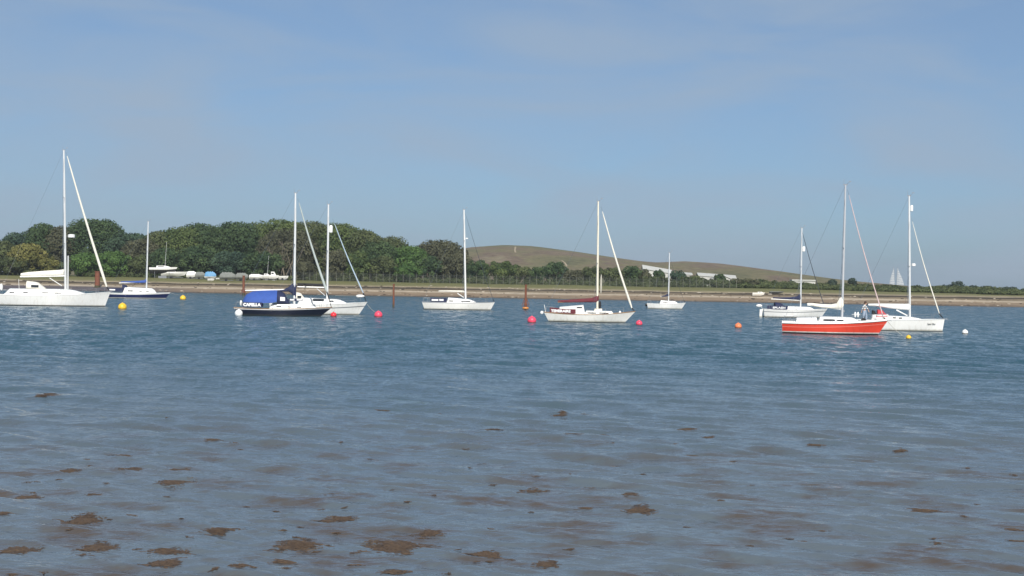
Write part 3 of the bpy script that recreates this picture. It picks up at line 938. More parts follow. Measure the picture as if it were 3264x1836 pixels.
def gable_house():
    p = at_plane(2302, 877, 540)
    z0 = 2.8; h = p.z - z0; w = 3.0; dp = 6
    root = empty('gabled_building', (p.x, 540, z0))
    tag(root, 'white gable end in front of the long flat white roof', 'building', 'white buildings below the hill')
    m = MB(); hh = h - 1.3
    m.add([(-w, 0, 0), (w, 0, 0), (w, dp, 0), (-w, dp, 0), (-w, 0, hh), (w, 0, hh), (w, dp, hh), (-w, dp, hh), (0, 0, h), (0, dp, h)],
          [(0, 1, 5, 8, 4), (1, 2, 6, 5), (2, 3, 7, 9, 6), (3, 0, 4, 7)])
    m.build('wall', WALLW, root, smooth=False)
    r = MB()
    for s in (-1, 1):
        r.add([(s * (w + .4), -.4, hh - .1), (0, -.4, h + .05), (0, dp + .4, h + .05), (s * (w + .4), dp + .4, hh - .1),
               (s * (w + .4), -.4, hh + .12), (0, -.4, h + .27), (0, dp + .4, h + .27), (s * (w + .4), dp + .4, hh + .12)],
              [(0, 1, 2, 3), (4, 5, 6, 7), (0, 1, 5, 4), (2, 3, 7, 6), (3, 0, 4, 7)])
    r.build('roof', ROOFW, root, smooth=False)
    MB().box((0, -0.05, hh * 0.6), (1.2, 0.1, 1.2)).build('window', GLASS, root, smooth=False)
gable_house()
def far_shed():
    a, b = at_plane(2524, 890.5, 470), at_plane(2601, 892.5, 470)
    root = empty('long_low_shed', (a.x, 470, 2.9))
    tag(root, 'long low pale shed whose white roof shows above the hedge', 'building', 'white buildings below the hill')
    L = b.x - a.x; h = a.z - 2.9
    MB().box((L / 2, 2, (h - .35) / 2), (L - .4, 4, h - .35)).build('wall', WALLW, root, smooth=False)
    MB().box((L / 2, 2, h - .2), (L, 4.6, .34)).build('roof', ROOFW, root, smooth=False)
far_shed()

# pair of tall ribbed sails rising beyond the hedge
def ribbed_sails():
    D = 1000.0
    base = at_plane(2862, 912, D)
    root = empty('ribbed_sail_pair', (base.x, D, 2.9))
    tag(root, 'pair of tall white ribbed triangular sails rising behind the right hedge', 'sails')
    SA = mat('hazed_white_cladding', (0.40, 0.43, 0.45), 0.7, var=0.1)  # white greyed and blued, distance haze put into the colour
    RB = mat('grey_rib', (0.22, 0.26, 0.30), 0.7)
    def loc(u, v):
        p = at_plane(u, v, D); return (p.x - base.x, 0.0, p.z - 2.9)
    for tip, foot_in, foot_out in (((2849, 852), (2853, 911), (2835, 909)), ((2861, 853), (2857, 911), (2882, 912))):
        t, fi, fo = Vector(loc(*tip)), Vector(loc(*foot_in)), Vector(loc(*foot_out))
        nb = 8
        mp_ = MB()
        mp_.tube([(fi.x, 0, 0), (fi.x, 0, fi.z), tuple(t + Vector((0, 0, 0.6)))], [0.22, 0.2, 0.1], 8)
        mast = mp_.build('mast', RB, root)
        for k in range(nb):
            a0, a1 = k / nb, (k + 1) / nb - 0.02
            def row(a):
                i_, o_ = fi.lerp(t, a), fo.lerp(t, a)
                o_ = o_ + (o_ - i_) * 0.25 * math.sin(a * math.pi)
                return [(i_.lerp(o_, q).x, -0.8 * math.sin(q * math.pi) * (1 - a), i_.lerp(o_, q).z - 0.9 * q * (1 - a)) for q in (0, .25, .5, .75, 1)]
            m = MB(); f0, f1 = row(a0), row(a1)
            m.rings([f0, f1], cap=False, closed=False)
            m.rings([[(x, y + .06, z) for x, y, z in f0], [(x, y + .06, z) for x, y, z in f1]], cap=False, closed=False)
            m.build('sail_panel', SA, root)
            MB().tube([(x, y - .04, z) for x, y, z in f0], 0.09, 5).build('rib', RB, root)
ribbed_sails()

# ------------------------------------------------------------------ rusty piles
def pile(label, u, vt, vb, w_px, water_=True, brace=False, cap=True):
    p = on_water(u, vb) if water_ else on_ground(u, vb)
    D = p.y
    s = F / D
    h = at_plane(u, vt, D).z - p.z
    r = w_px / s / 2
    root = empty('rusty_pile', (p.x, D, p.z))
    tag(root, label, 'pile', 'rusty mooring piles')
    m = MB()
    m.tube([(0, 0, -0.8), (0.02, 0, h * .3), (-.01, 0, h * .7), (0, 0, h)], [r * 1.05, r, r * .97, r * .95], 12)
    m.build('shaft', RUST, root)
    MB().tube([(0, 0, -.1), (0, 0, min(0.5, h * .12))], [r * 1.12, r * 1.06], 12).build('weed_band', SLIME, root)
    MB().tube([(0, 0, h), (0, 0, h + .12)], [r * 1.2, r * 1.1], 12).build('cap', RUST, root)
    if brace:
        for sx in (-1, 1):
            MB().tube([(sx * r * .5, -.05, h * .40), (sx * r * 1.2, -.1, h * .22), (sx * r * 2.4, -.2, -.3)], [r * .22, r * .25, r * .25], 8).build('brace', RUST, root)
        MB().tube([(-r * 1.9, -.1, h * .23), (r * 1.9, -.1, h * .23)], r * .3, 8).build('cross_bar', RUST, root)
    return root, r
pile('thick rusty pile on the mud, beside the white yacht furled jib', 310, 866, 916, 17, water_=False)
pile('rusty pile with splayed braces left of the blue-covered yacht', 776, 880, 941, 8, brace=True)
pile('thin rusty pile standing alone between the moored pair and the blue-dodger yacht', 1254, 908, 979, 6)
p4, r4 = pile('dark rusty pile with an amber float, left of the maroon-dodger sloop', 1675, 910, 987, 7, brace=True)
fl = empty('pile_float', p4.location + Vector((0, 0, 0)))
tag(fl, 'amber ring float round the rusty pile left of the maroon-dodger sloop', 'float')
mm_ = MB()
rg = []
for i in range(8):
    a = 2 * math.pi * i / 8
    rg.append([((r4 * 1.1 + .17 + .13 * math.cos(a)) * math.cos(t), (r4 * 1.1 + .17 + .13 * math.cos(a)) * math.sin(t), .22 + .15 * math.sin(a)) for t in [2 * math.pi * k / 18 for k in range(18)]])
rg.append(rg[0])
mm_.rings(rg, cap=False)
mm_.build('ring', AMBER, fl)
for sx in (-1, 1):
    MB().tube([(sx * (r4 + .36), 0, .45), (sx * (r4 + .03), 0, 1.5)], .05, 6).build('stay', RUST, fl)

# ------------------------------------------------------------------ yachts
def lerp(a, b, t): return a + (b - a) * t
class Yacht:
    def __init__(s, label, us, ub, vwl, beam, hd=0.0, name='sailing_yacht', group='yachts on the moorings'):
        um = (us + ub) / 2
        near = on_water(um, vwl)
        D = near.y + beam * 0.42
        a, b = at_plane(us, vwl, D), at_plane(ub, vwl, D)
        s.hd = R(hd)
        s.L = (b.x - a.x) / math.cos(s.hd)
        mid = Vector(((a.x + b.x) / 2, D, 0))
        s.ax = Vector((math.cos(s.hd), math.sin(s.hd), 0))
        s.ay = Vector((-math.sin(s.hd), math.cos(s.hd), 0))
        s.o = mid - s.ax * s.L / 2
        s.root = empty(name, s.o, s.hd)
        tag(s.root, label, 'sailing boat', group)
        s.us, s.ub, s.vwl, s.beam, s.D = us, ub, vwl, beam, D
    def p(s, u, v, y=0.0):
        d = ray(u, v); o = ORG - s.o
        t = (y - o.dot(s.ay)) / d.dot(s.ay)
        q = o + d * t
        return q.dot(s.ax), q.z
    def wpt(s, x, y, z):
        return s.o + s.ax * x + s.ay * y + Vector((0, 0, z))
    # ---- hull
    def hull(s, vs, vm, vb, bow=20, stern=5, tr=0.75, bands=None, rail=None, deck=DECK, tmax=0.45, full=2.3, tum=0.86):
        L = s.L; k = L / (s.ub - s.us)
        s.tr, s.tmax, s.full, s.tum = tr, tmax, full, tum
        s.bo, s.so = bow * k, stern * k
        zs, zb = s.p(s.us, vs)[1], s.p(s.ub, vb)[1]
        zm = s.p((s.us + s.ub) / 2, vm, -s.beam / 2)[1]
        # parabola through three sheer heights
        c = zs; a = 2 * (zb + zs - 2 * zm); b = zb - zs - a
        s.sheer = lambda t: a * t * t + b * t + c
        for nm, lo, hi, m in bands:
            s.band(nm, lo, hi, m)
        n = 28
        d = MB(); rows = []
        for i in range(n + 1):
            t = i / n
            x, y, z = s.hp(t, s.sheer(t))
            rows.append([(x, -y * .985, z - .01), (x, -y * .5, z + .03), (x, 0, z + .045), (x, y * .5, z + .03), (x, y * .985, z - .01)])
        d.rings(rows, cap=False, closed=False)
        d.build('deck', deck, s.root)
        if rail:
            for sg in (-1, 1):
                m = MB()
                m.tube([(q[0], sg * q[1], q[2] + .02) for q in [s.hp(i / n, s.sheer(i / n)) for i in range(n + 1)]], .035, 6)
                m.build('toe_rail', rail, s.root)
        return s
    def bf(s, t, tip=None):
        if t < s.tmax:
            return lerp(s.tr, 1.0, math.sin(math.pi / 2 * t / s.tmax))
        u = (t - s.tmax) / (1 - s.tmax)
        return max(1 - u ** (tip or s.full), 0.012)
    def hp(s, t, z):
        sh = s.sheer(t); f = min(max(z / sh, 0), 1)
        xs, xw = s.L * t, lerp(s.so, s.L - s.bo, t)
        yb = s.beam / 2 * s.bf(t)
        yw = s.beam / 2 * s.bf(t, s.full * 0.72) * s.tum * (0.9 + 0.1 * t if t < s.tmax else 1.0)
        if t < 0.3: yw *= lerp(0.82, 1.0, t / 0.3)
        x = lerp(xw, xs, f); y = lerp(yw, yb, f ** 0.75)
        if z < 0: y *= max(1 + z * 1.1, 0.2)
        return x, y, z
    def band(s, nm, lo, hi, m, n=30, rows=5):
        def zz(q, t): return s.sheer(t) + q[1] if isinstance(q, tuple) else q
        mb = MB()
        grid = []
        for i in range(n + 1):
            t = i / n
            col = []
            for j in range(rows + 1):
                col.append(s.hp(t, lerp(zz(lo, t), zz(hi, t), j / rows)))
            grid.append(col)
        ring = []
        for j in range(rows + 1):
            ring.append([(c[j][0], -c[j][1], c[j][2]) for c in grid] + [(c[j][0], c[j][1], c[j][2]) for c in reversed(grid)])
        mb.rings(ring, cap=False, closed=True)
        return mb.build(nm, m, s.root)
    def bt(s, x):      # half beam and deck height at x
        t = min(max(x / s.L, 0), 1)
        return s.beam / 2 * s.bf(t), s.sheer(t)
    # ---- superstructure
    def cabin(s, u0, u1, v0, v1, wf=0.62, front=14, back=3, m=WHITE, wins=(), name='coachroof', winmat=GLASS, raise_=0.0):
        x0, _ = s.p(u0, v0); x1, _ = s.p(u1, v1)
        k = s.L / (s.ub - s.us)
        xb, xf = x0 + back * k, x1 - front * k
        xm = (x0 + x1) / 2
        w0 = wf * min(s.bt(x0)[0], s.bt(xm)[0]) ; 
        def wid(x): return min(w0 * 1.05, wf * 1.05 * s.bt(x)[0])
        zt0, zt1 = s.p(u0, v0, -w0 * .8)[1], s.p(u1, v1, -w0 * .8)[1]
        n = 14; rg = []
        s._cab = []
        for i in range(n + 1):
            x = lerp(x0, x1, i / n)
            zb = s.bt(x)[1] - 0.03
            zt = lerp(zt0, zt1, (x - x0) / (x1 - x0))
            f = min(max((x - x0) / max(xb - x0, 1e-4), 0), 1) * min(max((x1 - x) / max(x1 - xf, 1e-4), 0), 1)
            f = math.sin(f * math.pi / 2) ** 0.8 if f < 1 else 1.0
            h = max((zt - zb) * f, 0.05)
            w = wid(x)
            rg.append([(x, -w, zb), (x, -w * .95, zb + h * .62), (x, -w * .86, zb + h * .92), (x, -w * .5, zb + h * 1.0), (x, 0, zb + h * 1.03),
                       (x, w * .5, zb + h * 1.0), (x, w * .86, zb + h * .92), (x, w * .95, zb + h * .62), (x, w, zb)])
        c = MB().rings(rg).build(name, m, s.root, angle=28)
        for ua, ub, v, hh in wins:
            xa, z = s.p(ua, v, -w0); xb_, _ = s.p(ub, v, -w0)
            for sg in (-1, 1):
                nn = 6
                rr = []
                for i in range(nn + 1):
                    x = lerp(xa, xb_, i / nn)
                    zb = s.bt(x)[1] - .03
                    e = hh / 2 * (1 if 0 < i < nn else 0.7)
                    y0 = wid(x)
                    def yy(z_): return y0 * (1 - 0.05 * min(max((z_ - zb) / max((zt0 - zb) * .62, .05), 0), 1))
                    rr.append([(x, sg * (yy(z - e) + .012), z - e), (x, sg * (yy(z + e) + .012), z + e), (x, sg * (yy(z + e) - .03), z + e), (x, sg * (yy(z - e) - .03), z - e)])
                MB().rings(rr).build('window', winmat, c, smooth=False)
        return c
    def slab(s, name, u0, u1, v0, v1, m, y=None, thick=0.03, parent=None, both=True, skew=0.0):
        xm = (s.p(u0, v1)[0] + s.p(u1, v1)[0]) / 2
        yb = -(s.bt(xm)[0] - .06) if y is None else y
        (xa, zt), (xb, zb) = s.p(u0, v0, yb), s.p(u1, v1, yb)
        out = None
        for sg in ((1, -1) if both else (1,)):
            n = 8; rr = []
            for i in range(n + 1):
                x = lerp(xa, xb, i / n)
                yl = (sg * yb) if y is not None else -sg * (s.bt(x)[0] - .05)
                ripple = .012 * math.sin(i * 2.1 + sg)
                dz = (s.bt(x)[1] - s.bt(xm)[1]) if y is None else 0
                rr.append([(x, yl + ripple - thick / 2, zb + dz), (x, yl + ripple - thick / 2, zt + dz - .015 * math.sin(i / n * math.pi)),
                           (x, yl + ripple + thick / 2, zt + dz - .015 * math.sin(i / n * math.pi)), (x, yl + ripple + thick / 2, zb + dz)])
            o = MB().rings(rr).build(name, m, parent or s.root, smooth=False)
            if out is None: out = (o, xa, xb, zb, zt, yb)
        return out
    def letters(s, slab, body, m=LETTER, u0=.06, u1=.94, v0=.2, bold=0.02, name='lettering', hfrac=0.6):
        o, xa, xb, zb, zt, yb = slab
        hh = (zt - zb) * hfrac
        t = text_mesh(name, body, hh / 0.70, m, o, width=(xb - xa) * (u1 - u0), bold=bold)
        t.rotation_euler = (math.pi / 2, 0, 0)
        x0 = lerp(xa, xb, u0)
        ya = max(s.bt(x0)[0], s.bt(lerp(xa, xb, u1))[0], s.bt((xa + xb) / 2)[0]) - .05 if True else -yb
        y_a, y_b = s.bt(x0)[0] - .05, s.bt(lerp(xa, xb, u1))[0] - .05
        rz = math.atan2(-(y_b - y_a), (xb - xa) * (u1 - u0))
        t.rotation_euler = (math.pi / 2, 0, rz)
        t.location = (x0, -(y_a + .05), lerp(zb, zt, v0))
        return t
    def fabric(s, name, pts, half, m, parent=None, seg=10, tall=1.0):
        """closed cloth roll along the boat; pts = (u, vtop, vbottom)"""
        rg = []
        for i, (u, vt, vb) in enumerate(pts):
            x, zt = s.p(u, vt); _, zb = s.p(u, vb)
            c, r = (zt + zb) / 2, max((zt - zb) / 2, .02)
            hw = half[i] if hasattr(half, '__len__') else half
            rg.append([(x + .03 * math.sin(j * 2.3 + i), hw * math.cos(2 * math.pi * j / seg) * (1.15 if math.sin(2 * math.pi * j / seg) < 0 else .85), c + r * math.sin(2 * math.pi * j / seg)) for j in range(seg)])
        return MB().rings(rg).build(name, m, parent or s.root, angle=60)
    # ---- rig
    def mast(s, ub, vb, ut, vt, r, m=ALU, spreaders=(), shroud_v=None, flat=0.75, gear=True, keel=True):
        xb, zb = s.p(ub, vb); xt, zt = s.p(ut, vt)
        s.mb, s.mt = Vector((xb, 0, zb)), Vector((xt, 0, zt))
        n = 8
        mm = MB()
        pts = [s.mb.lerp(s.mt, i / n) for i in range(n + 1)]
        mm.tube([s.mb - Vector((0, 0, .25))] + pts, [r] + [r * (1.0 if i < 6 else lerp(1, .7, (i - 6) / 2)) for i in range(n + 1)], 10)
        s.mast_o = mm.build('mast', m, s.root)
        bw, bz = s.bt(xb)
        for v in spreaders:
            z = s.p(ub, v)[1]
            f = (z - zb) / (zt - zb); c = s.mb.lerp(s.mt, f)
            ln = bw * 0.62
            for sg in (-1, 1):
                MB().tube([(c.x, 0, z), (c.x - .12, sg * ln, z + .08)], [.035, .022], 6).build('spreader', ALUDARK, s.mast_o)
        if gear:
            g = MB(); t = s.mt
            g.box((t.x, 0, t.z + .03), (.34, .07, .08)); g.tube([(t.x - .12, 0, t.z + .05), (t.x - .14, 0, t.z + .5)], .012, 5)
            g.tube([(t.x + .1, 0, t.z + .05), (t.x + .34, 0, t.z + .28)], .012, 5); g.box((t.x + .36, 0, t.z + .3), (.2, .02, .06))
            g.build('masthead_gear', ALUDARK, s.mast_o)
        zsh = s.p(ut, shroud_v)[1] if shroud_v else zt - .1
        top = s.mb.lerp(s.mt, (zsh - zb) / (zt - zb))
        for sg in (-1, 1):
            if spreaders:
                z1 = s.p(ub, spreaders[-1])[1] + .08; c = s.mb.lerp(s.mt, (z1 - zb) / (zt - zb))
                MB().tube([(xb - .1, sg * bw * .93, bz), (c.x - .12, sg * bw * .62, z1), tuple(top)], .009, 4).build('shroud', STEEL, s.root)
                MB().tube([(xb - .45, sg * bw * .93, bz), (c.x, 0, z1 - .1)], .008, 4).build('shroud', STEEL, s.root)
            else:
                MB().tube([(xb - .15, sg * bw * .93, bz), tuple(top)], .009, 4).build('shroud', STEEL, s.root)
        MB().tube([(.06, 0, s.sheer(0) + .04), tuple(s.mt)], .009, 4).build('backstay', STEEL, s.root)
        return s
    def boom(s, ue, ve, vm, r=.055, m=ALU):
        xe, ze = s.p(ue, ve); zm = s.p(s.us, s.vwl)[1]
        z_m = s.p((s.us + s.ub) / 2, vm)[1]
        # height on the mast
        f = (z_m - s.mb.z) / (s.mt.z - s.mb.z); c = s.mb.lerp(s.mt, f)
        s.boom_o = MB().tube([(xe, 0, ze), (c.x - .12, 0, c.z)], r, 8, flat=.8).build('boom', m, s.root)
        s.bm = (Vector((xe, 0, ze)), c)
        return s
    def kicker(s, ua, va, ub, vb, r=.04, m=ALU):
        a, b = s.p(ua, va), s.p(ub, vb)
        MB().tube([(a[0], 0, a[1]), (b[0], 0, b[1])], r, 7).build('boom_vang', m, s.root)
    def jib(s, ut, vt, ub, vb, r0, r1, m, name='furled_jib'):
        a, b = s.p(ut, vt), s.p(ub, vb)
        A, B_ = Vector((a[0], 0, a[1])), Vector((b[0], 0, b[1]))
        n = 16; pts = []; rr = []
        for i in range(n + 1):
            t = i / n
            q = A.lerp(B_, t); q.x -= .10 * math.sin(t * math.pi)
            pts.append(q); rr.append(lerp(r0, r1, t ** .8) * (.55 if i in (0, n) else 1 + .05 * math.sin(i * 4.1)))
        MB().tube(pts, rr, 9).build(name, m, s.root)
        bow = s.hp(1, s.sheer(1))
        MB().tube([A + (A - B_).normalized() * .5, A], .012, 5).build('forestay', STEEL, s.root)
        MB().tube([B_, (bow[0] - .08, 0, bow[2] + .03)], [.07, .03], 7).build('furling_drum', BLACK, s.root)
    # ---- fittings
    def rails(s, h=.58, x_from=.02, x_to=.97, pul=True, push=True, r=.014):
        n = max(4, int(s.L * (x_to - x_from) / 1.75))
        tops = {-1: [], 1: []}
        for i in range(n + 1):
            t = lerp(x_from + .06, x_to - .10, i / n)
            x, y, z = s.hp(t, s.sheer(t))
            for sg in (-1, 1):
                MB().tube([(x, sg * (y - .04), z), (x, sg * (y - .03), z + h)], r * .85, 5).build('stanchion', STEEL, s.root)
                tops[sg].append((x, sg * (y - .03), z + h))
        for sg in (-1, 1):
            for f in (1.0, .52):
                MB().tube([(a, b, c - h * (1 - f)) for a, b, c in tops[sg]], .006, 4).build('guard_wire', STEEL, s.root)
        if pul:
            m = MB(); ring = []
            for q in range(9):
                a = -1 + 2 * q / 8
                t = x_to + .012 - abs(a) ** 1.5 * .09
                x, y, z = s.hp(min(t, .985), s.sheer(t))
                ring.append((x + (.1 if abs(a) < .3 else 0), (y - .03) * a / max(abs(a), .35) if a else 0, z + h + .06 * (1 - abs(a))))
            m.tube(ring, r, 6)
            for q in (0, 2, 6, 8):
                x, y, z = ring[q]; m.tube([(x, y, z), (x - .05, y * .95, z - h)], r, 6)
            m.build('pulpit', STEEL, s.root)
        if push:
            m = MB(); t0 = x_from
            x, y, z = s.hp(t0, s.sheer(t0)); x2, y2, z2 = s.hp(t0 + .09, s.sheer(t0 + .09))
            pts = [(x2, -y2 + .04, z2 + h), (x, -y + .04, z + h), (x - .03, 0, z + h), (x, y - .04, z + h), (x2, y2 - .04, z2 + h)]
            m.tube(pts, r, 6)
            for q in pts[:2] + pts[3:]: m.tube([q, (q[0], q[1], q[2] - h)], r, 6)
            m.build('pushpit', STEEL, s.root)
        return s
    def hood(s, u0, u1, vt, wf, m, vlow=None, win=None, name='sprayhood'):
        """folding hood: tall arch aft at u0, sloping down to the deck at u1"""
        x0, zt = s.p(u0, vt); x1, _ = s.p(u1, vt)
        w = wf * s.bt((x0 + x1) / 2)[0]
        zb = s.bt(x0)[1] if vlow is None else s.p(u0, vlow, -w)[1]
        n, rg = 7, []
        for i in range(n + 1):
            t = i / n; x = lerp(x0, x1, t)
            h = (zt - zb) * (1 - .25 * t if t < .55 else lerp(.8625, .05, ((t - .55) / .45) ** .9))
            ww = w * (1 - .12 * t)
            rg.append([(x, ww * math.cos(a) * (1 if abs(math.cos(a)) > .97 else 1.0), zb + h * max(math.sin(a), 0) ** .7) for a in [math.pi * j / 12 for j in range(13)]])
        hd_ = MB().rings(rg, cap=False, closed=False)
        o = hd_.build(name, m, s.root, angle=50)
        md = o.modifiers.new('cloth thickness', 'SOLIDIFY'); md.thickness = .025
        if win:
            for sg in (-1, 1):
                xa, xb = lerp(x0, x1, .25), lerp(x0, x1, .62)
                h = (zt - zb)
                MB().add([(xa, sg * (w * .985 + .02), zb + h * .22), (xb, sg * (w * .945 + .02), zb + h * .22), (xb, sg * (w * .92 + .03), zb + h * .5), (xa, sg * (w * .96 + .03), zb + h * .52),
                          (xa, sg * (w * .985 - .02), zb + h * .22), (xb, sg * (w * .945 - .02), zb + h * .22), (xb, sg * (w * .92 - .02), zb + h * .5), (xa, sg * (w * .96 - .02), zb + h * .52)],
                         [(0, 1, 2, 3), (4, 5, 6, 7), (0, 1, 5, 4), (2, 3, 7, 6), (1, 2, 6, 5), (3, 0, 4, 7)]).build('window', win, o, smooth=False)
        return o
    def blob(s, name, u, v, du, dv, m, y=0.0, parent=None, dy=None):
        x, z = s.p(u, v, y); k = s.D / F
        return MB().ball((x, y, z), (du * k / 2, (dy or min(du, dv)) * (1 if dy else k / 2), dv * k / 2), 12, 8).build(name, m, parent or s.root)
    def reflector(s, u, v, hw, hh, name='radar_reflector', m=PLASTIC):
        """white cylinder or dome on a bracket on the fore side of the mast"""
        x, z = s.p(u, v); k = s.D / F
        f = (z - s.mb.z) / (s.mt.z - s.mb.z); c = s.mb.lerp(s.mt, f)
        o = MB().tube([(x, 0, z - hh * k / 2), (x, 0, z - hh * k * .42), (x, 0, z + hh * k * .35), (x, 0, z + hh * k / 2)], [hw * k * .35, hw * k / 2, hw * k / 2, hw * k * .3], 14).build(name, m, s.mast_o)
        MB().tube([tuple(c), (x, 0, z - hh * k * .3)], .03, 5).build('bracket', ALUDARK, s.mast_o)
    def rudder(s, u0, u1, v0, v1, m=WHITE):
        a, b = s.p(u0, v0), s.p(u1, v1)
        MB().rings([[(a[0], -.03, a[1]), (b[0], -.03, a[1] + .03), (b[0], .03, a[1] + .03), (a[0], .03, a[1])],
                    [(a[0] - .05, -.035, b[1]), (b[0], -.035, b[1]), (b[0], .035, b[1]), (a[0] - .05, .035, b[1])]]).build('rudder', m, s.root, smooth=False)
    def outboard(s, u, v, k=1.0, m=BLACK, leg=BLACK):
        x, z = s.p(u, v)
        o = MB().ball((x, 0, z), (.22 * k, .16 * k, .24 * k), 10, 8).build('outboard_motor', m, s.root)
        MB().box((x, 0, z - .5 * k), (.12 * k, .09 * k, .7 * k)).build('motor_leg', leg, o, smooth=False)
    def anchor(s):
        x, y, z = s.hp(1, s.sheer(1))
        m = MB(); m.box((x + .02, 0, z + .03), (.5, .1, .05)); m.tube([(x + .1, 0, z + .08), (x + .32, 0, z - .02)], .03, 6)
        m.build('bow_roller', STEEL, s.root)

def std_bands(top, boot=None, a=0.07, b=0.16, sheer=None, sh=0.10, foul=ANTIFOUL):
    out = [('antifouling', -0.45, a, foul)]
    lo = a
    if boot:
        out.append(('boot_stripe', a, b, boot)); lo = b
    if sheer:
        out += [('topsides', lo, ('s', -sh), top), ('sheer_stripe', ('s', -sh), ('s', 0.0), sheer)]
    else:
        out.append(('topsides', lo, ('s', 0.0), top))
    return out

# A: big white cruiser at the left edge
A = Yacht('large white cruising yacht cut by the left edge, with thick furled jib', 6, 342, 976, 3.9, 12)
A.hull(939, 942, 931, bow=16, stern=0, tr=.82, bands=std_bands(WHITE, None, a=.10), rail=WHITE, full=2.6)
A.cabin(14, 276, 919.5, 923, wf=.80, front=62, back=10, wins=[(30, 47, 932.5, .15), (73, 90, 932.5, .15), (133, 156, 933, .15), (172, 195, 933.5, .15)])
A.mast(209, 921, 203.5, 479, .14, ALU, spreaders=(777, 631), shroud_v=495)
A.boom(64, 882, 879, .09, ALUWHITE)
A.fabric('sail_cover', [(66, 871, 879), (90, 867, 879), (120, 864.5, 880), (160, 861.5, 880), (190, 860, 879), (204, 858, 878)], [.06, .12, .16, .19, .2, .16], SAILW, A.boom_o)
A.kicker(158, 886, 197, 911, .05, ALUWHITE)
A.jib(214, 497, 340, 914, .07, .17, SAILW)
A.reflector(228, 752, 22, 11, 'radar_dome')
MB().tube([(A.mb.x + .27, 0, A.mb.z), (A.mb.x + .24, 0, A.p(215, 815)[1])], .075, 8).build('spinnaker_pole', ALU, A.root)
A.hood(86, 150, 895, .62, SAILW, vlow=921, win=GLASS)
A.rails()
A.blob('life_ring', 4, 915, 10, 22, PLASTIC, y=-.6)
MB().tube([(A.p(62, 920)[0], -.3, A.p(62, 922)[1]), (A.p(60, 890)[0], -.3, A.p(60, 890)[1])], .025, 6).build('ensign_staff', ALUWHITE, A.root)
A.anchor()

# B: small navy-hulled yacht behind it
Bt = Yacht('navy-blue hulled yacht with white cabin and blue sail cover, moored to a small yellow buoy', 344, 538, 951.5, 2.9, 11)
Bt.hull(934, 936, 933, bow=14, stern=4, tr=.72, bands=[('antifouling', -.4, .02, ANTIFOUL), ('boot_stripe', .02, .13, WHITE), ('topsides', .13, ('s', -.17), BLUEHULL), ('sheer_stripe', ('s', -.17), ('s', 0), WHITE)], rail=WHITE)
Bt.cabin(391, 500, 915, 920, wf=.66, front=16, back=3, wins=[(407, 424, 927, .16), (444, 452, 928, .12), (466, 474, 929, .12)])
Bt.mast(467, 917, 472.5, 706, .12, ALU, spreaders=(800,), shroud_v=730)
Bt.boom(379, 902, 900, .06, ALUWHITE)
Bt.fabric('sail_cover', [(385, 897, 900), (410, 896, 901), (440, 895, 902), (460, 893, 902), (467, 888, 902)], [.07, .12, .14, .15, .12], CANVASBLUE, Bt.boom_o)
Bt.hood(390, 415, 906, .6, CANVASNAVY, vlow=925)
d = Bt.slab('dodger', 346, 390, 918, 930, CANVASNAVY)
Bt.slab('dodger_panel', 349, 386, 921, 926, LETTER, parent=d[0], y=-(Bt.bt(1.2)[0] - .02), both=False)
Bt.rails()

# C: dark yacht under a royal blue cover
Cy = Yacht('black-blue hulled yacht with royal blue cockpit cover, nearest of the moored pair', 748, 1056, 1008, 3.0, 7)
Cy.hull(981, 985, 980, bow=36, stern=24, tr=.60, bands=std_bands(NAVYHULL, None, a=.03, sheer=WHITE, sh=.11), rail=TEAK)
Cy.cabin(858, 1010, 966, 972, wf=.62, front=24, back=3, wins=[(880, 898, 977, .13), (914, 930, 978, .11), (946, 960, 979, .10)])
Cy.mast(938, 968, 942, 616, .12, ALU, spreaders=(780,), shroud_v=650)
Cy.boom(782, 926, 922, .06, ALUWHITE)
def tent():
    pts = [(776, 953, 962), (786, 938, 964), (805, 929, 965), (840, 926, 966), (870, 925, 965), (884, 925, 962)]
    rg = []
    for i, (u, vt, vb) in enumerate(pts):
        x, zt = Cy.p(u, vt); w = Cy.bt(x)[0] * (.72 if i == 0 else .92)
        zb = Cy.p(u, vb, -w)[1]
        rg.append([(x, -w, zb), (x, -w * .93, lerp(zb, zt, .35)), (x, -w * .55, lerp(zb, zt, .78 + .03 * (i % 2))), (x, -w * .12, zt), (x, w * .12, zt), (x, w * .55, lerp(zb, zt, .78)), (x, w * .93, lerp(zb, zt, .35)), (x, w, zb)])
    o = MB().rings(rg, cap=True, closed=False).build('cockpit_cover', CANVASBLUE, Cy.root, angle=50)
    return o
tent()
d = Cy.slab('dodger', 773, 836, 963, 979, CANVASNAVY)
Cy.letters(d, 'CAPELLA', u0=.03, u1=.95, v0=.20, bold=.03, hfrac=.60)
Cy.hood(884, 925, 926, .66, CANVASNAVY, vlow=968, win=LETTER)
Cy.fabric('sail_cover', [(884, 925, 930), (905, 922, 930), (920, 914, 930), (930, 905, 936), (938, 900, 948), (944, 902, 948)], [.08, .12, .15, .17, .17, .10], CANVASNAVY, Cy.boom_o)
Cy.jib(953, 646, 1042, 930, .05, .13, SAILGREY)
Cy.rails()
Cy.blob('horseshoe_buoy', 768, 966, 8, 18, PLASTIC, y=-.7)
d2 = Cy.slab('name_panel', 920, 965, 951, 960, CANVASNAVY, y=-1.05, both=False)
Cy.slab('panel_window', 924, 938, 952.5, 958, LETTER, y=-1.08, parent=d2[0], both=False)
Cy.slab('panel_window', 946, 962, 952.5, 958, LETTER, y=-1.08, parent=d2[0], both=False)

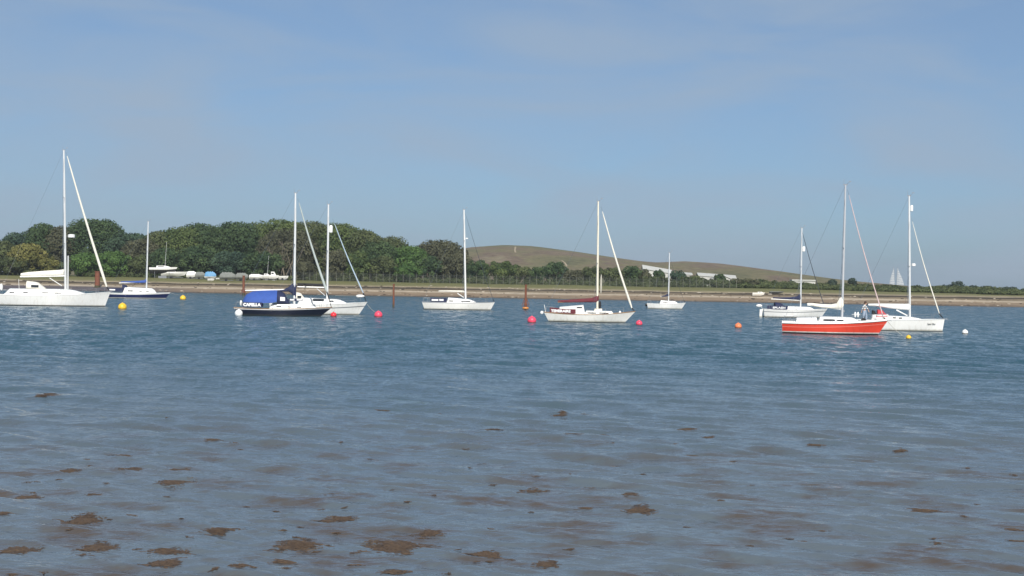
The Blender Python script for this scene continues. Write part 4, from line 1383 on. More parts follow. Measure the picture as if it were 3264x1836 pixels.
# D: white yacht behind it
Dy = Yacht('white yacht with grey stripe, half hidden behind the blue-covered dark yacht', 862, 1168, 1003, 3.2, 6)
Dy.hull(968, 971, 964, bow=26, stern=6, tr=.78, bands=[('antifouling', -.45, .05, ANTIFOUL), ('topsides', .05, ('s', -.46), WHITE), ('rubbing_band', ('s', -.46), ('s', -.36), ALUDARK), ('sheer_stripe', ('s', -.36), ('s', 0), WHITE)], rail=WHITE)
Dy.cabin(948, 1108, 948, 956, wf=.64, front=34, back=3, wins=[(996, 1034, 956, .28), (1050, 1064, 960, .16)])
Dy.mast(1043, 950, 1047, 652, .115, ALU, spreaders=(800,), shroud_v=680)
Dy.boom(948, 914, 916, .06, ALUWHITE)
Dy.fabric('sail_cover', [(948, 902, 910), (980, 903, 911), (1010, 904, 912), (1040, 904, 914)], [.10, .15, .17, .14], CANVASBLACK, Dy.boom_o)
Dy.kicker(1010, 920, 1036, 942, .035)
Dy.jib(1066, 712, 1158, 934, .04, .075, SAILBLUE)
Dy.reflector(1055, 730, 11, 24)
Dy.hood(940, 975, 930, .6, SAILW, vlow=955, win=GLASS)
Dy.rails()

# E: white yacht with blue dodgers
Ey = Yacht('white yacht with short blue dodgers and a tall white mast, in the middle', 1345, 1577, 988, 3.0, 4)
Ey.hull(963, 966, 963, bow=14, stern=8, tr=.72, bands=std_bands(CREAMHULL, None, a=.08, sheer=WHITE, sh=.12), rail=ALUDARK)
Ey.cabin(1422, 1520, 948, 956, wf=.62, front=30, back=4, wins=[(1430, 1446, 959, .16), (1468, 1500, 960, .14)])
Ey.mast(1484, 950, 1479, 669, .125, ALUWHITE, spreaders=(768,), shroud_v=690)
Ey.boom(1398, 928, 930, .05, ALUWHITE)
Ey.fabric('sail_cover', [(1400, 926, 929), (1440, 925.5, 929.5), (1478, 926, 931)], [.08, .1, .1], SAILW, Ey.boom_o)
Ey.kicker(1458, 935, 1478, 948, .06, ALUWHITE)
Ey.jib(1486, 690, 1572, 955, .018, .03, SAILDARK)
Ey.reflector(1488, 760, 8, 4, 'steaming_light')
d = Ey.slab('dodger', 1373, 1424, 950, 963, CANVASBLUE if False else CANVASNAVY)
for a_, b_ in ((1376, 1397), (1400, 1420)):
    Ey.slab('dodger_panel', a_, b_, 953, 959, LETTER, parent=d[0], y=-(Ey.bt(Ey.L * .22)[0] + .01), both=False)
Ey.rails()
Ey.outboard(1351, 968, .8)

# F: classic white sloop with maroon canvas
Fy = Yacht('classic white sloop with long overhangs, maroon sail cover and maroon dodger', 1734, 2024, 1028, 2.5, -3)
Fy.hull(995, 1003.5, 993, bow=34, stern=16, tr=.42, bands=std_bands(CREAMHULL, None, a=.06), rail=TEAK, tmax=.48, full=2.0, tum=.8)
Fy.cabin(1778, 1866, 979, 972, wf=.66, front=2, back=2, name='doghouse', wins=[(1838, 1856, 980, .12)])
Fy.cabin(1862, 1956, 990, 992, wf=.6, front=6, back=2, m=CREAMHULL, wins=[(1872, 1900, 997.5, .12), (1908, 1940, 997.5, .12)])
Fy.cabin(1893, 1921, 984, 984, wf=.3, front=2, back=2, m=WOODMAST, name='mast_box')
Fy.mast(1904, 986, 1907, 642, .105, WOODMAST, spreaders=(840,), shroud_v=668)
Fy.boom(1778, 963, 961, .06, TEAK)
Fy.fabric('sail_cover', [(1778, 957, 963), (1800, 956, 964), (1830, 954, 964), (1860, 951.5, 964), (1885, 949.5, 964), (1897, 946, 964), (1904, 939, 964), (1908, 938, 960)], [.06, .12, .15, .17, .19, .18, .16, .1], CANVASMAROON, Fy.boom_o)
Fy.jib(1920, 674, 2014, 982, .05, .115, SAILW)
Fy.blob('mast_bag', 1912, 972, 9, 26, CANVASBLACK)
Fy.blob('coiled_halyard', 1916, 905, 6, 62, ROPE, dy=.05)
d = Fy.slab('dodger', 1752, 1835, 983, 999, CANVASMAROON)
Fy.letters(d, 'TEMERAIRE', u0=.05, u1=.82, v0=.22, bold=.02, hfrac=.54)
Fy.rails(pul=False)
Fy.blob('ventilator', 1976, 995, 8, 9, ALU)
MB().tube([(.15, 0, Fy.sheer(0)), (.0, 0, Fy.sheer(0) + .75)], .03, 6).build('ensign_staff', ALUWHITE, Fy.root)

# G: little white sloop
Gy = Yacht('little white sloop with a low cabin and navy sail cover near the far shore', 2062, 2184, 985, 2.1, -4)
Gy.hull(967.5, 969.5, 966, bow=12, stern=4, tr=.72, bands=std_bands(WHITE, None, a=.05), rail=WHITE)
Gy.cabin(2102, 2161, 957, 961, wf=.66, front=10, back=2, wins=[(2112, 2128, 964.5, .10)])
Gy.mast(2131, 958, 2134, 806, .085, ALU, spreaders=(884,), shroud_v=820)
Gy.boom(2106, 946, 944, .04, ALUWHITE)
Gy.fabric('sail_cover', [(2108, 943, 946), (2120, 941, 946), (2128, 936, 945), (2133, 932, 945)], [.05, .09, .1, .08], CANVASNAVY, Gy.boom_o)
Gy.jib(2136, 822, 2180, 958, .01, .018, SAILDARK)
Gy.rails(h=.5)
Gy.outboard(2060, 972, .9)

# H: white yacht with navy sprayhood
Hy = Yacht('white yacht with navy hood and name dodger, behind the stern of the red yacht', 2432, 2636, 1013, 2.7, -1)
Hy.hull(986, 989, 985, bow=20, stern=2, tr=.74, bands=[('antifouling', -.45, .07, ANTIFOUL), ('topsides', .07, ('s', -.30), WHITE), ('rubbing_band', ('s', -.30), ('s', -.21), ALUDARK), ('sheer_stripe', ('s', -.21), ('s', 0), WHITE)], rail=WHITE)
Hy.cabin(2500, 2594, 976, 979, wf=.66, front=18, back=3, wins=[(2534, 2543, 986, .07)])
Hy.mast(2552, 978, 2556, 727, .095, ALU, spreaders=(850,), shroud_v=742)
Hy.boom(2458, 953, 957, .05, ALUWHITE)
Hy.fabric('sail_cover', [(2464, 947, 951), (2490, 947.5, 953), (2520, 947, 955), (2540, 944, 956), (2549, 938, 957), (2553, 934, 956)], [.07, .12, .14, .15, .14, .09], CANVASNAVY, Hy.boom_o)
Hy.jib(2558, 742, 2629, 980, .03, .05, SAILDARK)
Hy.reflector(2562, 794, 9, 17)
Hy.hood(2469, 2509, 963, .62, CANVASNAVY, vlow=984)
d = Hy.slab('dodger', 2454, 2511, 974.5, 987, CANVASNAVY)
Hy.letters(d, 'SPLASH', u0=.16, u1=.86, v0=.25, bold=.012, hfrac=.50)
Hy.rails()
Hy.rudder(2422, 2432, 986, 1012)
MB().tube([(-.05, 0, Hy.sheer(0)), (-.3, 0, Hy.sheer(0) + .45)], .025, 6).build('vane_bracket', ALU, Hy.root)
Hy.blob('steering_vane', 2420, 974, 19, 8, PLASTIC, dy=.05)

# I: red yacht
Iy = Yacht('red hulled yacht with white stripes and cream sail cover, closest of all', 2497, 2822, 1066.5, 2.9, -10)
Iy.hull(1029, 1032, 1022, bow=30, stern=2, tr=.78, bands=[('antifouling', -.5, .12, ANTIFOUL), ('boot_stripe', .12, .20, WHITE), ('topsides', .20, ('s', -.30), REDHULL), ('highlight_band', ('s', -.30), ('s', -.25), REDHIGHLIGHT), ('upper_topsides', ('s', -.25), ('s', -.06), REDHULL), ('rubbing_strake', ('s', -.06), ('s', 0), ANTIFOUL)], rail=None, full=2.4)
# white bulwark above the rubbing strake
rg = []
for sg in (-1, 1):
    m = MB(); rows = []
    for i in range(29):
        t = i / 28
        x, y, z = Iy.hp(t, Iy.sheer(t)); hh = .16
        rows.append([(x, sg * y * .992, z + .002), (x, sg * y * .965, z + hh), (x, sg * (y * .965 - .05), z + hh), (x, sg * (y * .965 - .05), z + .0)])
    m.rings(rows); m.build('bulwark', WHITE, Iy.root)
Iy.cabin(2604, 2742, 1008, 1013, wf=.66, front=30, back=4, wins=[(2624, 2662, 1020, .17), (2667, 2690, 1021.5, .12)])
Iy.cabin(2534, 2608, 1013, 1011, wf=.74, front=2, back=4, name='cockpit_coaming')
Iy.mast(2684, 1010, 2695, 590, .10, mat('grey_spar', (0.50, 0.51, 0.53), 0.4, metal=0.2, var=0.12, stretch=(1, 1, 0.2)), spreaders=(792,), shroud_v=620)
Iy.boom(2574, 972, 985, .06, ALUWHITE)
Iy.fabric('sail_cover', [(2573, 966, 971), (2590, 966, 975), (2620, 969, 981), (2650, 970, 983), (2668, 966, 984), (2677, 950, 985), (2684, 945, 985), (2689, 946, 980)], [.06, .13, .16, .18, .19, .19, .16, .09], SAILW, Iy.boom_o)
Iy.jib(2706, 622, 2816, 1012, .03, .055, SAILPINK)
Iy.rails(h=.6)
Iy.blob('ventilator', 2726, 1003, 7, 18, PLASTIC, y=-.2)
Iy.blob('ventilator', 2735, 1003, 7, 18, PLASTIC, y=-.2)
Iy.blob('mast_winch', 2690, 992, 4, 8, ALUDARK)
Iy.blob('horseshoe_buoy', 2500, 1026, 6, 8, PLASTIC, y=-.9)
Iy.anchor()

# J: plumb-bowed white yacht at the right
Jy = Yacht('plumb-bowed white yacht with big white sail cover, rightmost of the boats', 2715, 3003, 1055, 3.1, -10)
Jy.hull(1020, 1021, 1018, bow=6, stern=2, tr=.85, bands=std_bands(WHITE, None, a=.06), rail=ALU, full=2.2)
Jy.cabin(2780, 2950, 1004, 1012, wf=.62, front=60, back=4, wins=[(2845, 2856, 1013, .12), (2864, 2876, 1014, .12)])
Jy.mast(2900, 1012, 2898, 625, .10, ALU, spreaders=(850,), shroud_v=690)
Jy.boom(2768, 972, 984, .07, ALUWHITE)
Jy.fabric('sail_cover', [(2768, 968, 972), (2800, 967.5, 977), (2835, 967.5, 983), (2870, 968, 987), (2895, 968, 989), (2901, 969, 989)], [.07, .14, .18, .2, .2, .12], PLASTIC, Jy.boom_o)
Jy.kicker(2857, 988, 2892, 1006, .06, ALUWHITE)
Jy.jib(2908, 706, 2994, 999, .025, .06, SAILW)
Jy.reflector(2906, 664, 9, 20)
Jy.reflector(2912, 844, 13, 9, 'radar_dome')
Jy.hood(2796, 2826, 986, .55, CANVASRED, vlow=1003)
Jy.hood(2780, 2796, 988, .5, CANVASBLACK, vlow=1005, name='hood_inner_shade')  # added black shell standing for the shade inside the red sprayhood
Jy.cabin(2776, 2834, 1001, 1002, wf=.66, front=4, back=3, name='cockpit_coaming')
Jy.slab('dodger', 2792, 2830, 1005.5, 1010, CANVASRED)
Jy.rails(h=.5)
Jy.anchor()
t = text_mesh('lettering', 'Super Blue', .22, LETTERDARK, Jy.root, width=Jy.p(2983, 1031)[0] - Jy.p(2953, 1031)[0], bold=0.0, shear=.3)
xa = Jy.p(2953, 1031)[0]; tt = xa / Jy.L; zl = Jy.p(2953, 1034)[1]
h0 = Jy.hp(tt, zl)
xb_ = Jy.p(2983, 1031)[0]; h1 = Jy.hp(xb_ / Jy.L, zl)
t.rotation_euler = (math.pi / 2, 0, math.atan2(-(h1[1] - h0[1]), xb_ - xa)); t.location = (xa, -(h0[1] + .07), zl)

# ------------------------------------------------------------------ buoys, fenders, ropes
def buoy(label, u, v, d_px, m, cat='buoy', squash=.95, sink=.25, name='mooring_buoy', vary=0):
    """v is where the buoy meets the water"""
    p = on_water(u, v); r = d_px / 2 * p.y / F
    root = empty(name, (p.x, p.y, 0)); tag(root, label, cat, 'mooring buoys')
    cz = r * squash * (1 - 2 * sink)
    f = lambda th, ph: 1 + .012 * math.sin(3 * ph + vary) * math.sin(th)
    MB().ball((0, 0, cz), (r, r, r * squash), 20, 14, f).build('float', m, root)
    MB().tube([(0, 0, cz + r * squash * .95), (0, 0, cz + r * squash * 1.1)], [r * .16, r * .14], 10).build('crown', m, root)
    rr = []
    for i in range(6):
        a = 2 * math.pi * i / 6
        rr.append([((r * .14 + r * .04 * math.cos(a)) * math.cos(q), r * .04 * math.sin(a), cz + r * squash * 1.14 + (r * .14 + r * .04 * math.cos(a)) * math.sin(q)) for q in [2 * math.pi * k / 12 for k in range(12)]])
    rr.append(rr[0])
    MB().rings(rr, cap=False).build('ring', STEEL, root)
    MB().tube([(0, 0, -.05), (0, 0, .05)], [r * .93, r * .97], 18).build('weed_band', SLIME, root)
    return root
b_yel = buoy('large yellow ball buoy below the bow of the big white yacht', 390, 985, 27, YELLOW)
b_yel2 = buoy('small yellow buoy on a line from the navy-blue hulled yacht', 583, 955, 19, YELLOW)
buoy('bright red buoy at the bow of the blue-covered dark yacht', 1063, 1009, 20, REDB)
b_red2 = buoy('large red ball buoy right of the half-hidden white yacht', 1206, 1010, 26, PINK)
buoy('large pink ball buoy off the stern of the maroon-dodger sloop', 1695, 1028, 28, PINK)
buoy('small pink buoy off the bow of the maroon-dodger sloop', 2037, 1036, 21, PINK)
buoy('faded orange buoy alone in open water left of the red yacht', 2353, 1045, 22, ORANGE)
b_y3 = buoy('small pale yellow buoy in front of the rightmost white yacht', 2896, 1080, 17, YELLOW)
buoy('white ball buoy alone at far right', 3076, 1064, 19, WHITEB)

def hung_ball(label, u, v, d_px, boat, m, attach, name='fender', yo=-.2):
    x, z = boat.p(u, v, yo); r = d_px / 2 * boat.D / F
    w = boat.wpt(x, yo, z)
    root = empty(name, w - Vector((0, 0, r))); tag(root, label, 'fender', 'white fenders')
    MB().ball((0, 0, r), (r, r, r), 16, 12).build('float', m, root)
    MB().tube([(0, 0, 2 * r * .97), (0, 0, 2 * r * 1.08)], r * .18, 8).build('neck', m, root)
    a = boat.wpt(*attach) - root.location
    MB().tube([(0, 0, 2 * r), tuple(a)], .015, 5).build('lanyard', ROPE, root)
hung_ball('white ball fender hanging at the stern of the blue-covered dark yacht', 761, 999, 25, Cy, WHITEB, (.35, -.95, Cy.sheer(0) + .05), yo=-1.15)
hung_ball('small white ball fender at the stern of the maroon-dodger sloop', 1727, 997, 11, Fy, WHITEB, (.05, -.1, Fy.sheer(0) + .05))
def rail_fender():
    a, b = Dy.p(1135, 943.5, -.5), Dy.p(1162, 944, -.5)
    A_, B_ = Dy.wpt(a[0], -.5, a[1]), Dy.wpt(b[0], -.5, b[1])
    root = empty('fender', A_); tag(root, 'long white fender lashed along the bow rail of the half-hidden white yacht', 'fender', 'white fenders')
    d_ = B_ - A_
    n = 8
    MB().tube([d_ * (i / n) for i in range(n + 1)], [.04, .12, .155, .16, .16, .16, .15, .1, .03], 10).build('body', PLASTIC, root)
    MB().tube([(0, 0, 0), tuple(Dy.wpt(Dy.p(1068, 942)[0], -.3, Dy.p(1068, 942)[1]) - A_)], .012, 4).build('lanyard', ROPE, root)
    MB().tube([tuple(d_ * .5), tuple(d_ * .5 + Vector((0.05, .05, -.72)))], .015, 4).build('bracket', STEEL, root)
rail_fender()
def rope(label, a, b, sag=.25, r=.02):
    root_loc = Vector((a.x, a.y, 0))
    n = 12
    pts = [a.lerp(b, i / n) - Vector((0, 0, sag * math.sin(math.pi * i / n))) - root_loc for i in range(n + 1)]
    o = MB().tube(pts, r, 6).build('mooring_rope', ROPE, None)
    o.location = root_loc
    tag(o, label, 'rope', 'mooring ropes')
bx = Bt.hp(1, Bt.sheer(1)); rope('thin mooring line from the navy-blue hulled yacht to its small yellow buoy', Bt.wpt(bx[0], 0, bx[2]), b_yel2.location + Vector((0, 0, .75)), .1)
bx = Dy.hp(1, Dy.sheer(1)); rope('thin mooring line from the half-hidden white yacht down to the red ball buoy', Dy.wpt(bx[0], 0, bx[2] - .2), b_red2.location + Vector((-.2, 0, .4)), .1)
bx = Iy.hp(1, Iy.sheer(1)); rope('thin mooring line running down from the red yacht bow', Iy.wpt(bx[0] - .05, 0, bx[2]), Iy.wpt(bx[0] + 1.2, -.2, 0.02), .1)

# dark bag on the red yacht foredeck
k = Iy.D / F
xg, zg = Iy.p(2752, 1023, -.5)
zd = Iy.bt(xg)[1] + .04
bagr = empty('canvas_bag', Iy.wpt(xg, -.62, zd)); tag(bagr, 'small black bag on the red yacht side deck at the feet of the person', 'bag')
MB().ball((0, 0, .17), (.19, .15, .18), 12, 8, lambda th, ph: 1 + .14 * math.sin(3 * ph + 1) * math.sin(th) + .08 * math.sin(5 * th)).build('body', CANVASBLACK, bagr)
MB().tube([(-.1, 0, .32), (-.06, 0, .46), (.06, 0, .46), (.1, 0, .32)], .018, 6).build('handle', CANVASBLACK, bagr)

# ------------------------------------------------------------------ person on the red yacht
def skinned(name, verts, edges, radii, m, parent, root=0, sub=2):
    me = bpy.data.meshes.new(name)
    me.from_pydata(verts, edges, [])
    o = bpy.data.objects.new(name, me); C.objects.link(o); o.parent = parent
    bm = bmesh.new(); bm.from_mesh(me)
    ly = bm.verts.layers.skin.verify()
    bm.verts.ensure_lookup_table()
    for i, v in enumerate(bm.verts):
        r = radii[i]; v[ly].radius = r if isinstance(r, tuple) else (r, r)
        v[ly].use_root = (i == root)
    bm.to_mesh(me); bm.free()
    o.modifiers.new('skin', 'SKIN').use_smooth_shade = True
    s = o.modifiers.new('smooth', 'SUBSURF'); s.levels = sub; s.render_levels = sub
    dg = bpy.context.evaluated_depsgraph_get()
    me2 = bpy.data.meshes.new_from_object(o.evaluated_get(dg))
    o.modifiers.clear(); o.data = me2
    me2.materials.clear(); me2.materials.append(m)
    return o
def person():
    xg, _ = Iy.p(2756, 1020, 0.1)
    zd = Iy.bt(xg)[1] + .045
    root = empty('person', Iy.wpt(xg, .1, zd), Iy.hd)
    tag(root, 'person in a striped top and pale jeans standing on the red yacht foredeck', 'person')
    V = [(0, 0, .86), (-.02, 0, 1.02), (-.02, 0, 1.22), (0, 0, 1.36), (.04, 0, 1.44), (.06, 0, 1.53), (.07, 0, 1.62)]     # pelvis..head
    E = [(0, 1), (1, 2), (2, 3), (3, 4), (4, 5), (5, 6)]
    Rr = [(.13, .105), (.12, .095), (.14, .10), (.10, .08), .055, .085, .075]
    def chain(start, pts, rs):
        p_ = start
        for q, r in zip(pts, rs):
            V.append(q); Rr.append(r); E.append((p_, len(V) - 1)); p_ = len(V) - 1
        return p_
    nose = chain(5, [(.155, .0, 1.525)], [.018])
    for sg, hip, knee, ank, toe in ((-1, (-.05, -.09, .80), (-.10, -.13, .46), (-.15, -.12, .09), (-.02, -.14, .04)), (1, (.06, .09, .80), (.15, .12, .47), (.12, .13, .09), (.26, .15, .04))):
        chain(0, [hip, knee, ank, toe], [.10, .07, .05, .045])
    for sg, sh, el, wr, hand in ((-1, (-.05, -.19, 1.36), (-.20, -.27, 1.12), (-.26, -.20, .90), (-.28, -.19, .81)), (1, (.02, .19, 1.36), (.20, .24, 1.13), (.30, .14, .95), (.33, .11, .87))):
        pm = chain(3, [sh, el, wr, hand], [.058, .045, .033, (.036, .022)])
        h = Vector(hand); w = Vector(wr); d_ = (h - w).normalized()
        sd = Vector((.6, .5, 0)).normalized()
        for q, (off, ln) in enumerate(((-.026, .07), (-.009, .085), (.009, .08), (.026, .065))):
            b_ = h + sd * off + d_ * .02; m_ = b_ + d_ * ln * .6; e_ = m_ + d_ * ln * .35 + Vector((.015, 0, 0))
            chain(pm, [tuple(b_), tuple(m_), tuple(e_)], [.009, .008, .007])
        th = w.lerp(h, .5) + sd * .04
        chain(pm - 0, [tuple(th + d_ * .02), tuple(th + d_ * .06 + sd * .01)], [.010, .008])
    skinned('body', V, E, Rr, SKIN, root)
    jv = [(0, 0, .90), (-.05, -.09, .80), (-.10, -.13, .46), (-.148, -.12, .12), (.06, .09, .80), (.15, .12, .47), (.122, .13, .12), (0, 0, 1.0)]
    skinned('jeans', jv, [(0, 1), (1, 2), (2, 3), (0, 4), (4, 5), (5, 6), (0, 7)], [(.15, .125), .118, .088, .075, .118, .088, .075, (.145, .115)], JEANS, root)
    sv = [(0, 0, .97), (-.02, 0, 1.12), (-.02, 0, 1.26), (0, 0, 1.37), (-.05, -.19, 1.36), (-.20, -.27, 1.12), (-.24, -.22, .97), (.02, .19, 1.36), (.20, .24, 1.13), (.27, .17, 1.0), (.02, 0, 1.42)]
    skinned('striped_top', sv, [(0, 1), (1, 2), (2, 3), (3, 4), (4, 5), (5, 6), (3, 7), (7, 8), (8, 9), (3, 10)], [(.15, .12), (.145, .115), (.165, .12), (.125, .10), .075, .06, .05, .075, .06, .05, .075], STRIPE, root)
    MB().ball((.035, 0, 1.60), (.115, .105, .12), 14, 10, lambda th, ph: 1 + .05 * math.sin(4 * ph + th * 3)).build('hair', HAIR, root)
    for a, y in (((-.15, -.12, .0), -.12), ((.12, .13, .0), .13)):
        MB().rings([[(a[0] - .07, a[1] - .045, 0), (a[0] + .17, a[1] - .05, 0), (a[0] + .20, a[1], 0), (a[0] + .17, a[1] + .05, 0), (a[0] - .07, a[1] + .045, 0)],
                    [(a[0] - .06, a[1] - .045, .06), (a[0] + .12, a[1] - .045, .055), (a[0] + .18, a[1], .045), (a[0] + .12, a[1] + .045, .055), (a[0] - .06, a[1] + .045, .06)],
                    [(a[0] - .055, a[1] - .04, .11), (a[0] + .05, a[1] - .035, .10), (a[0] + .07, a[1], .09), (a[0] + .05, a[1] + .035, .10), (a[0] - .055, a[1] + .04, .11)]]).build('shoe', SHOE, root)
person()

# ------------------------------------------------------------------ boats laid up on the bank
def stored(label, u0, u1, vbase, vkeel, vsheer, hullm, cover=None, cab=None, lower=None, prop='legs', mast_v=None, name='laid_up_boat', beam=None, hd=0.0, cabm=WHITE, vtop=None, D=None):
    um = (u0 + u1) / 2
    g = on_ground(um, vbase) if D is None else Vector((at_plane(um, vbase, D).x, D, ground_z(at_plane(um, vbase, D).x, D)))
    D = g.y; k = D / F
    L = (u1 - u0) * k; beam = beam or max(L * .34, .9)
    zk, zs = max(at_plane(um, vkeel, D).z - g.z, .12), at_plane(um, vsheer, D).z - g.z
    zs = max(zs, zk + .35)
    root = empty(name, (g.x - L / 2, D, g.z), R(hd)); tag(root, label, 'boat', 'boats laid up on the bank')
    def bf(t): return max(lerp(.7, 1, math.sin(math.pi / 2 * t / .45)) if t < .45 else 1 - ((t - .45) / .55) ** 2.2, .02)
    def sec(t, fr):   # half width, height at fraction of depth
        w = beam / 2 * bf(t)
        z = lerp(zk + (zs - zk) * .35 * max(t - .7, 0) / .3, zs + .12 * (zs - zk) * t * t, fr)
        return lerp(.12, 1, min(fr * 1.35, 1) ** .7) * w, z
    def strip(f0, f1, m, nm):
        rg = []
        for j in range(5):
            fr = lerp(f0, f1, j / 4)
            col = [(lerp(0, L - .10 * L * (1 - fr), i / 16), *sec(i / 16, fr)) for i in range(17)]
            rg.append([(x, -y, z) for x, y, z in col] + [(x, y, z) for x, y, z in reversed(col)])
        MB().rings(rg).build(nm, m, root)
    if lower:
        strip(0, .62, lower, 'bottom'); strip(.62, 1, hullm, 'hull')
    else:
        strip(0, 1, hullm, 'hull')
    if cover:
        h = (at_plane(um, vtop, D).z - g.z) - zs if vtop else .35
        rg = []
        for i in range(13):
            t = .02 + .94 * i / 12; w, z = sec(t, 1); x = L * t
            hh = h * min(1, .45 + t / .25, .35 + (1 - t) / .45) * (1 + .10 * math.sin(i * 2.7 + u0))
            rg.append([(x, -w * 1.03, z - .12), (x, -w * 1.0, z + hh * .15), (x, -w * .5, z + hh * (.55 + .06 * math.sin(i * 1.9))), (x, 0, z + hh), (x, w * .5, z + hh * .55), (x, w * 1.0, z + hh * .15), (x, w * 1.03, z - .12)])
        MB().rings(rg, closed=False).build('cover', cover, root, angle=50)
    if cab:
        for c0, c1, vt in cab:
            xa, xb = (c0 - u0) * k, (c1 - u0) * k; zt = at_plane(um, vt, D).z - g.z; w = beam * .3
            MB().rings([[(xa, -w, zs), (xa, -w * .9, zt), (xa, w * .9, zt), (xa, w, zs)], [(lerp(xa, xb, .6), -w, zs), (lerp(xa, xb, .6), -w * .9, zt), (lerp(xa, xb, .6), w * .9, zt), (lerp(xa, xb, .6), w, zs)],
                        [(xb, -w * .7, zs + .04), (xb, -w * .6, zs + .08), (xb, w * .6, zs + .08), (xb, w * .7, zs + .04)]]).build('cabin', cabm, root, angle=20)
            MB().box((lerp(xa, xb, .32), -w * .96 - .01, lerp(zs, zt, .55)), ((xb - xa) * .42, .05, (zt - zs) * .35)).build('window', GLASS, root, smooth=False)
    if prop == 'legs':
        for t in (.2, .72):
            for sg in (-1, 1):
                w, _ = sec(t, .4)
                MB().tube([(L * t, sg * w * 1.15, -.05), (L * t, sg * w * .9, lerp(zk, zs, .35))], .05, 6).build('cradle_leg', ALUDARK, root)
        MB().box((L * .46, 0, max(zk * .25, .05)), (L * .3, .14, max(zk * .5, .1))).build('cradle_beam', ALUDARK, root, smooth=False)
    elif prop == 'trailer':
        MB().box((L * .45, 0, max(zk * .5, .1)), (L * .8, .5, .09)).build('trailer_frame', ALUDARK, root, smooth=False)
        for sg in (-1, 1):
            MB().tube([(L * .4, sg * beam * .35 - .08, .26), (L * .4, sg * beam * .35 + .08, .26)], .27, 12).build('wheel', BLACK, root)
    if mast_v:
        x = L * .55
        MB().tube([(x, 0, zs - .1), (x + .3, 0, at_plane(um, mast_v, D).z - g.z)], [.04, .025], 6).build('mast', ALU, root)
    return root
stored('laid-up yacht with white topsides and black bottom propped high beside the wood', 477, 565, 887, 873, 853, WHITE, lower=ANTIFOUL, cab=[(500, 545, 847)], mast_v=770, prop='legs')
stored('long white boat on a trailer below the propped yacht', 514, 597, 888, 882, 867, WHITE, cab=[(525, 560, 862)], prop='trailer')
stored('small boat under a pale grey cover right of the long white boat', 594, 627, 889, 884, 874, WHITE, cover=PLASTIC, vtop=865, prop='trailer')
stored('small boat under a dull grey sheet left of the blue tarpaulin', 622, 654, 890, 886, 876, CANVASGREY, cover=CANVASGREY, vtop=867, prop='trailer')
stored('boat under a pale blue tarpaulin on the bank', 652, 690, 892, 887, 880, WHITE, cover=TARPBLUE, vtop=866, prop='trailer')
stored('small white dinghy lying in front of the blue tarpaulin', 662, 684, 899, 896, 888, WHITE, prop=None)
stored('little white dinghy just right of the blue tarpaulin', 688, 706, 895, 892, 886, WHITE, prop=None)
stored('boat under a grey-green cover in the middle of the bank', 700, 752, 896, 891, 882, CANVASGREY, cover=CANVASGREY, vtop=868, prop='trailer')
stored('boat under a dark grey cover beside the braced rusty pile', 750, 792, 896, 890, 882, CANVASGREY, cover=CANVASGREY, vtop=870, prop='trailer')
stored('white humped boat at the left of the group under the dark trees', 794, 836, 894, 889, 880, WHITE, cover=PLASTIC, vtop=874, prop='trailer')
stored('white boat with a mast in the group under the dark trees', 832, 868, 893, 888, 877, WHITE, cab=[(842, 858, 872)], mast_v=815)
stored('white cabin boat with a tall white cuddy under the dark trees', 858, 889, 894, 889, 878, WHITE, cab=[(864, 880, 866)])
stored('small white open boat at the right of the group under the dark trees', 888, 920, 893, 890, 880, WHITE, prop='trailer')
stored('small white boat end standing out against the dark wood', 1070, 1092, 894, 886, 874, WHITE, cover=PLASTIC, vtop=870, prop='legs')
stored('pale stranded boat lying on the right bank', 2398, 2438, 946, 943, 933, CREAMHULL, cab=[(2415, 2432, 930)], prop=None)
stored('long pale hull half sunk in the grass of the right bank', 2452, 2500, 937, 935, 929, CANVASGREY, prop=None)
stored('pale upturned dinghy behind the furled jib of the big white yacht', 283, 352, 880, 876, 866, CREAMHULL, prop='trailer')

# driftwood, stones and weed heaps along the tide line
def stones():
    rnd = random.Random(21)
    m = MB(); m2 = MB()
    for i in range(800):
        x = rnd.uniform(-135, 135); y = rnd.choice([rnd.gauss(366, 1.4), rnd.gauss(371, 1.2), rnd.gauss(359, 1.5)])
        z = ground_z(x, y)
        if z < .05: continue
        r = abs(rnd.gauss(.07, .06)) + .04
        tgt = m if rnd.random() < .55 else m2
        tgt.ball((x, y, z + r * .2), (r * rnd.uniform(1, 2.6), r, r * rnd.uniform(.4, .7)), 6, 4)
    tag(m.build('shingle_stones', mat('pale_stone', (.40, .35, .28), .9, var=.3, scale=.7), None), 'pale stones scattered along the far beach', 'stones', kind='stuff')
    tag(m2.build('tide_wrack', mat('dark_weed_heap', (.045, .036, .026), .9, var=.4, scale=.7), None), 'dark heaps of weed along the far tide line', 'seaweed', kind='stuff')
stones()

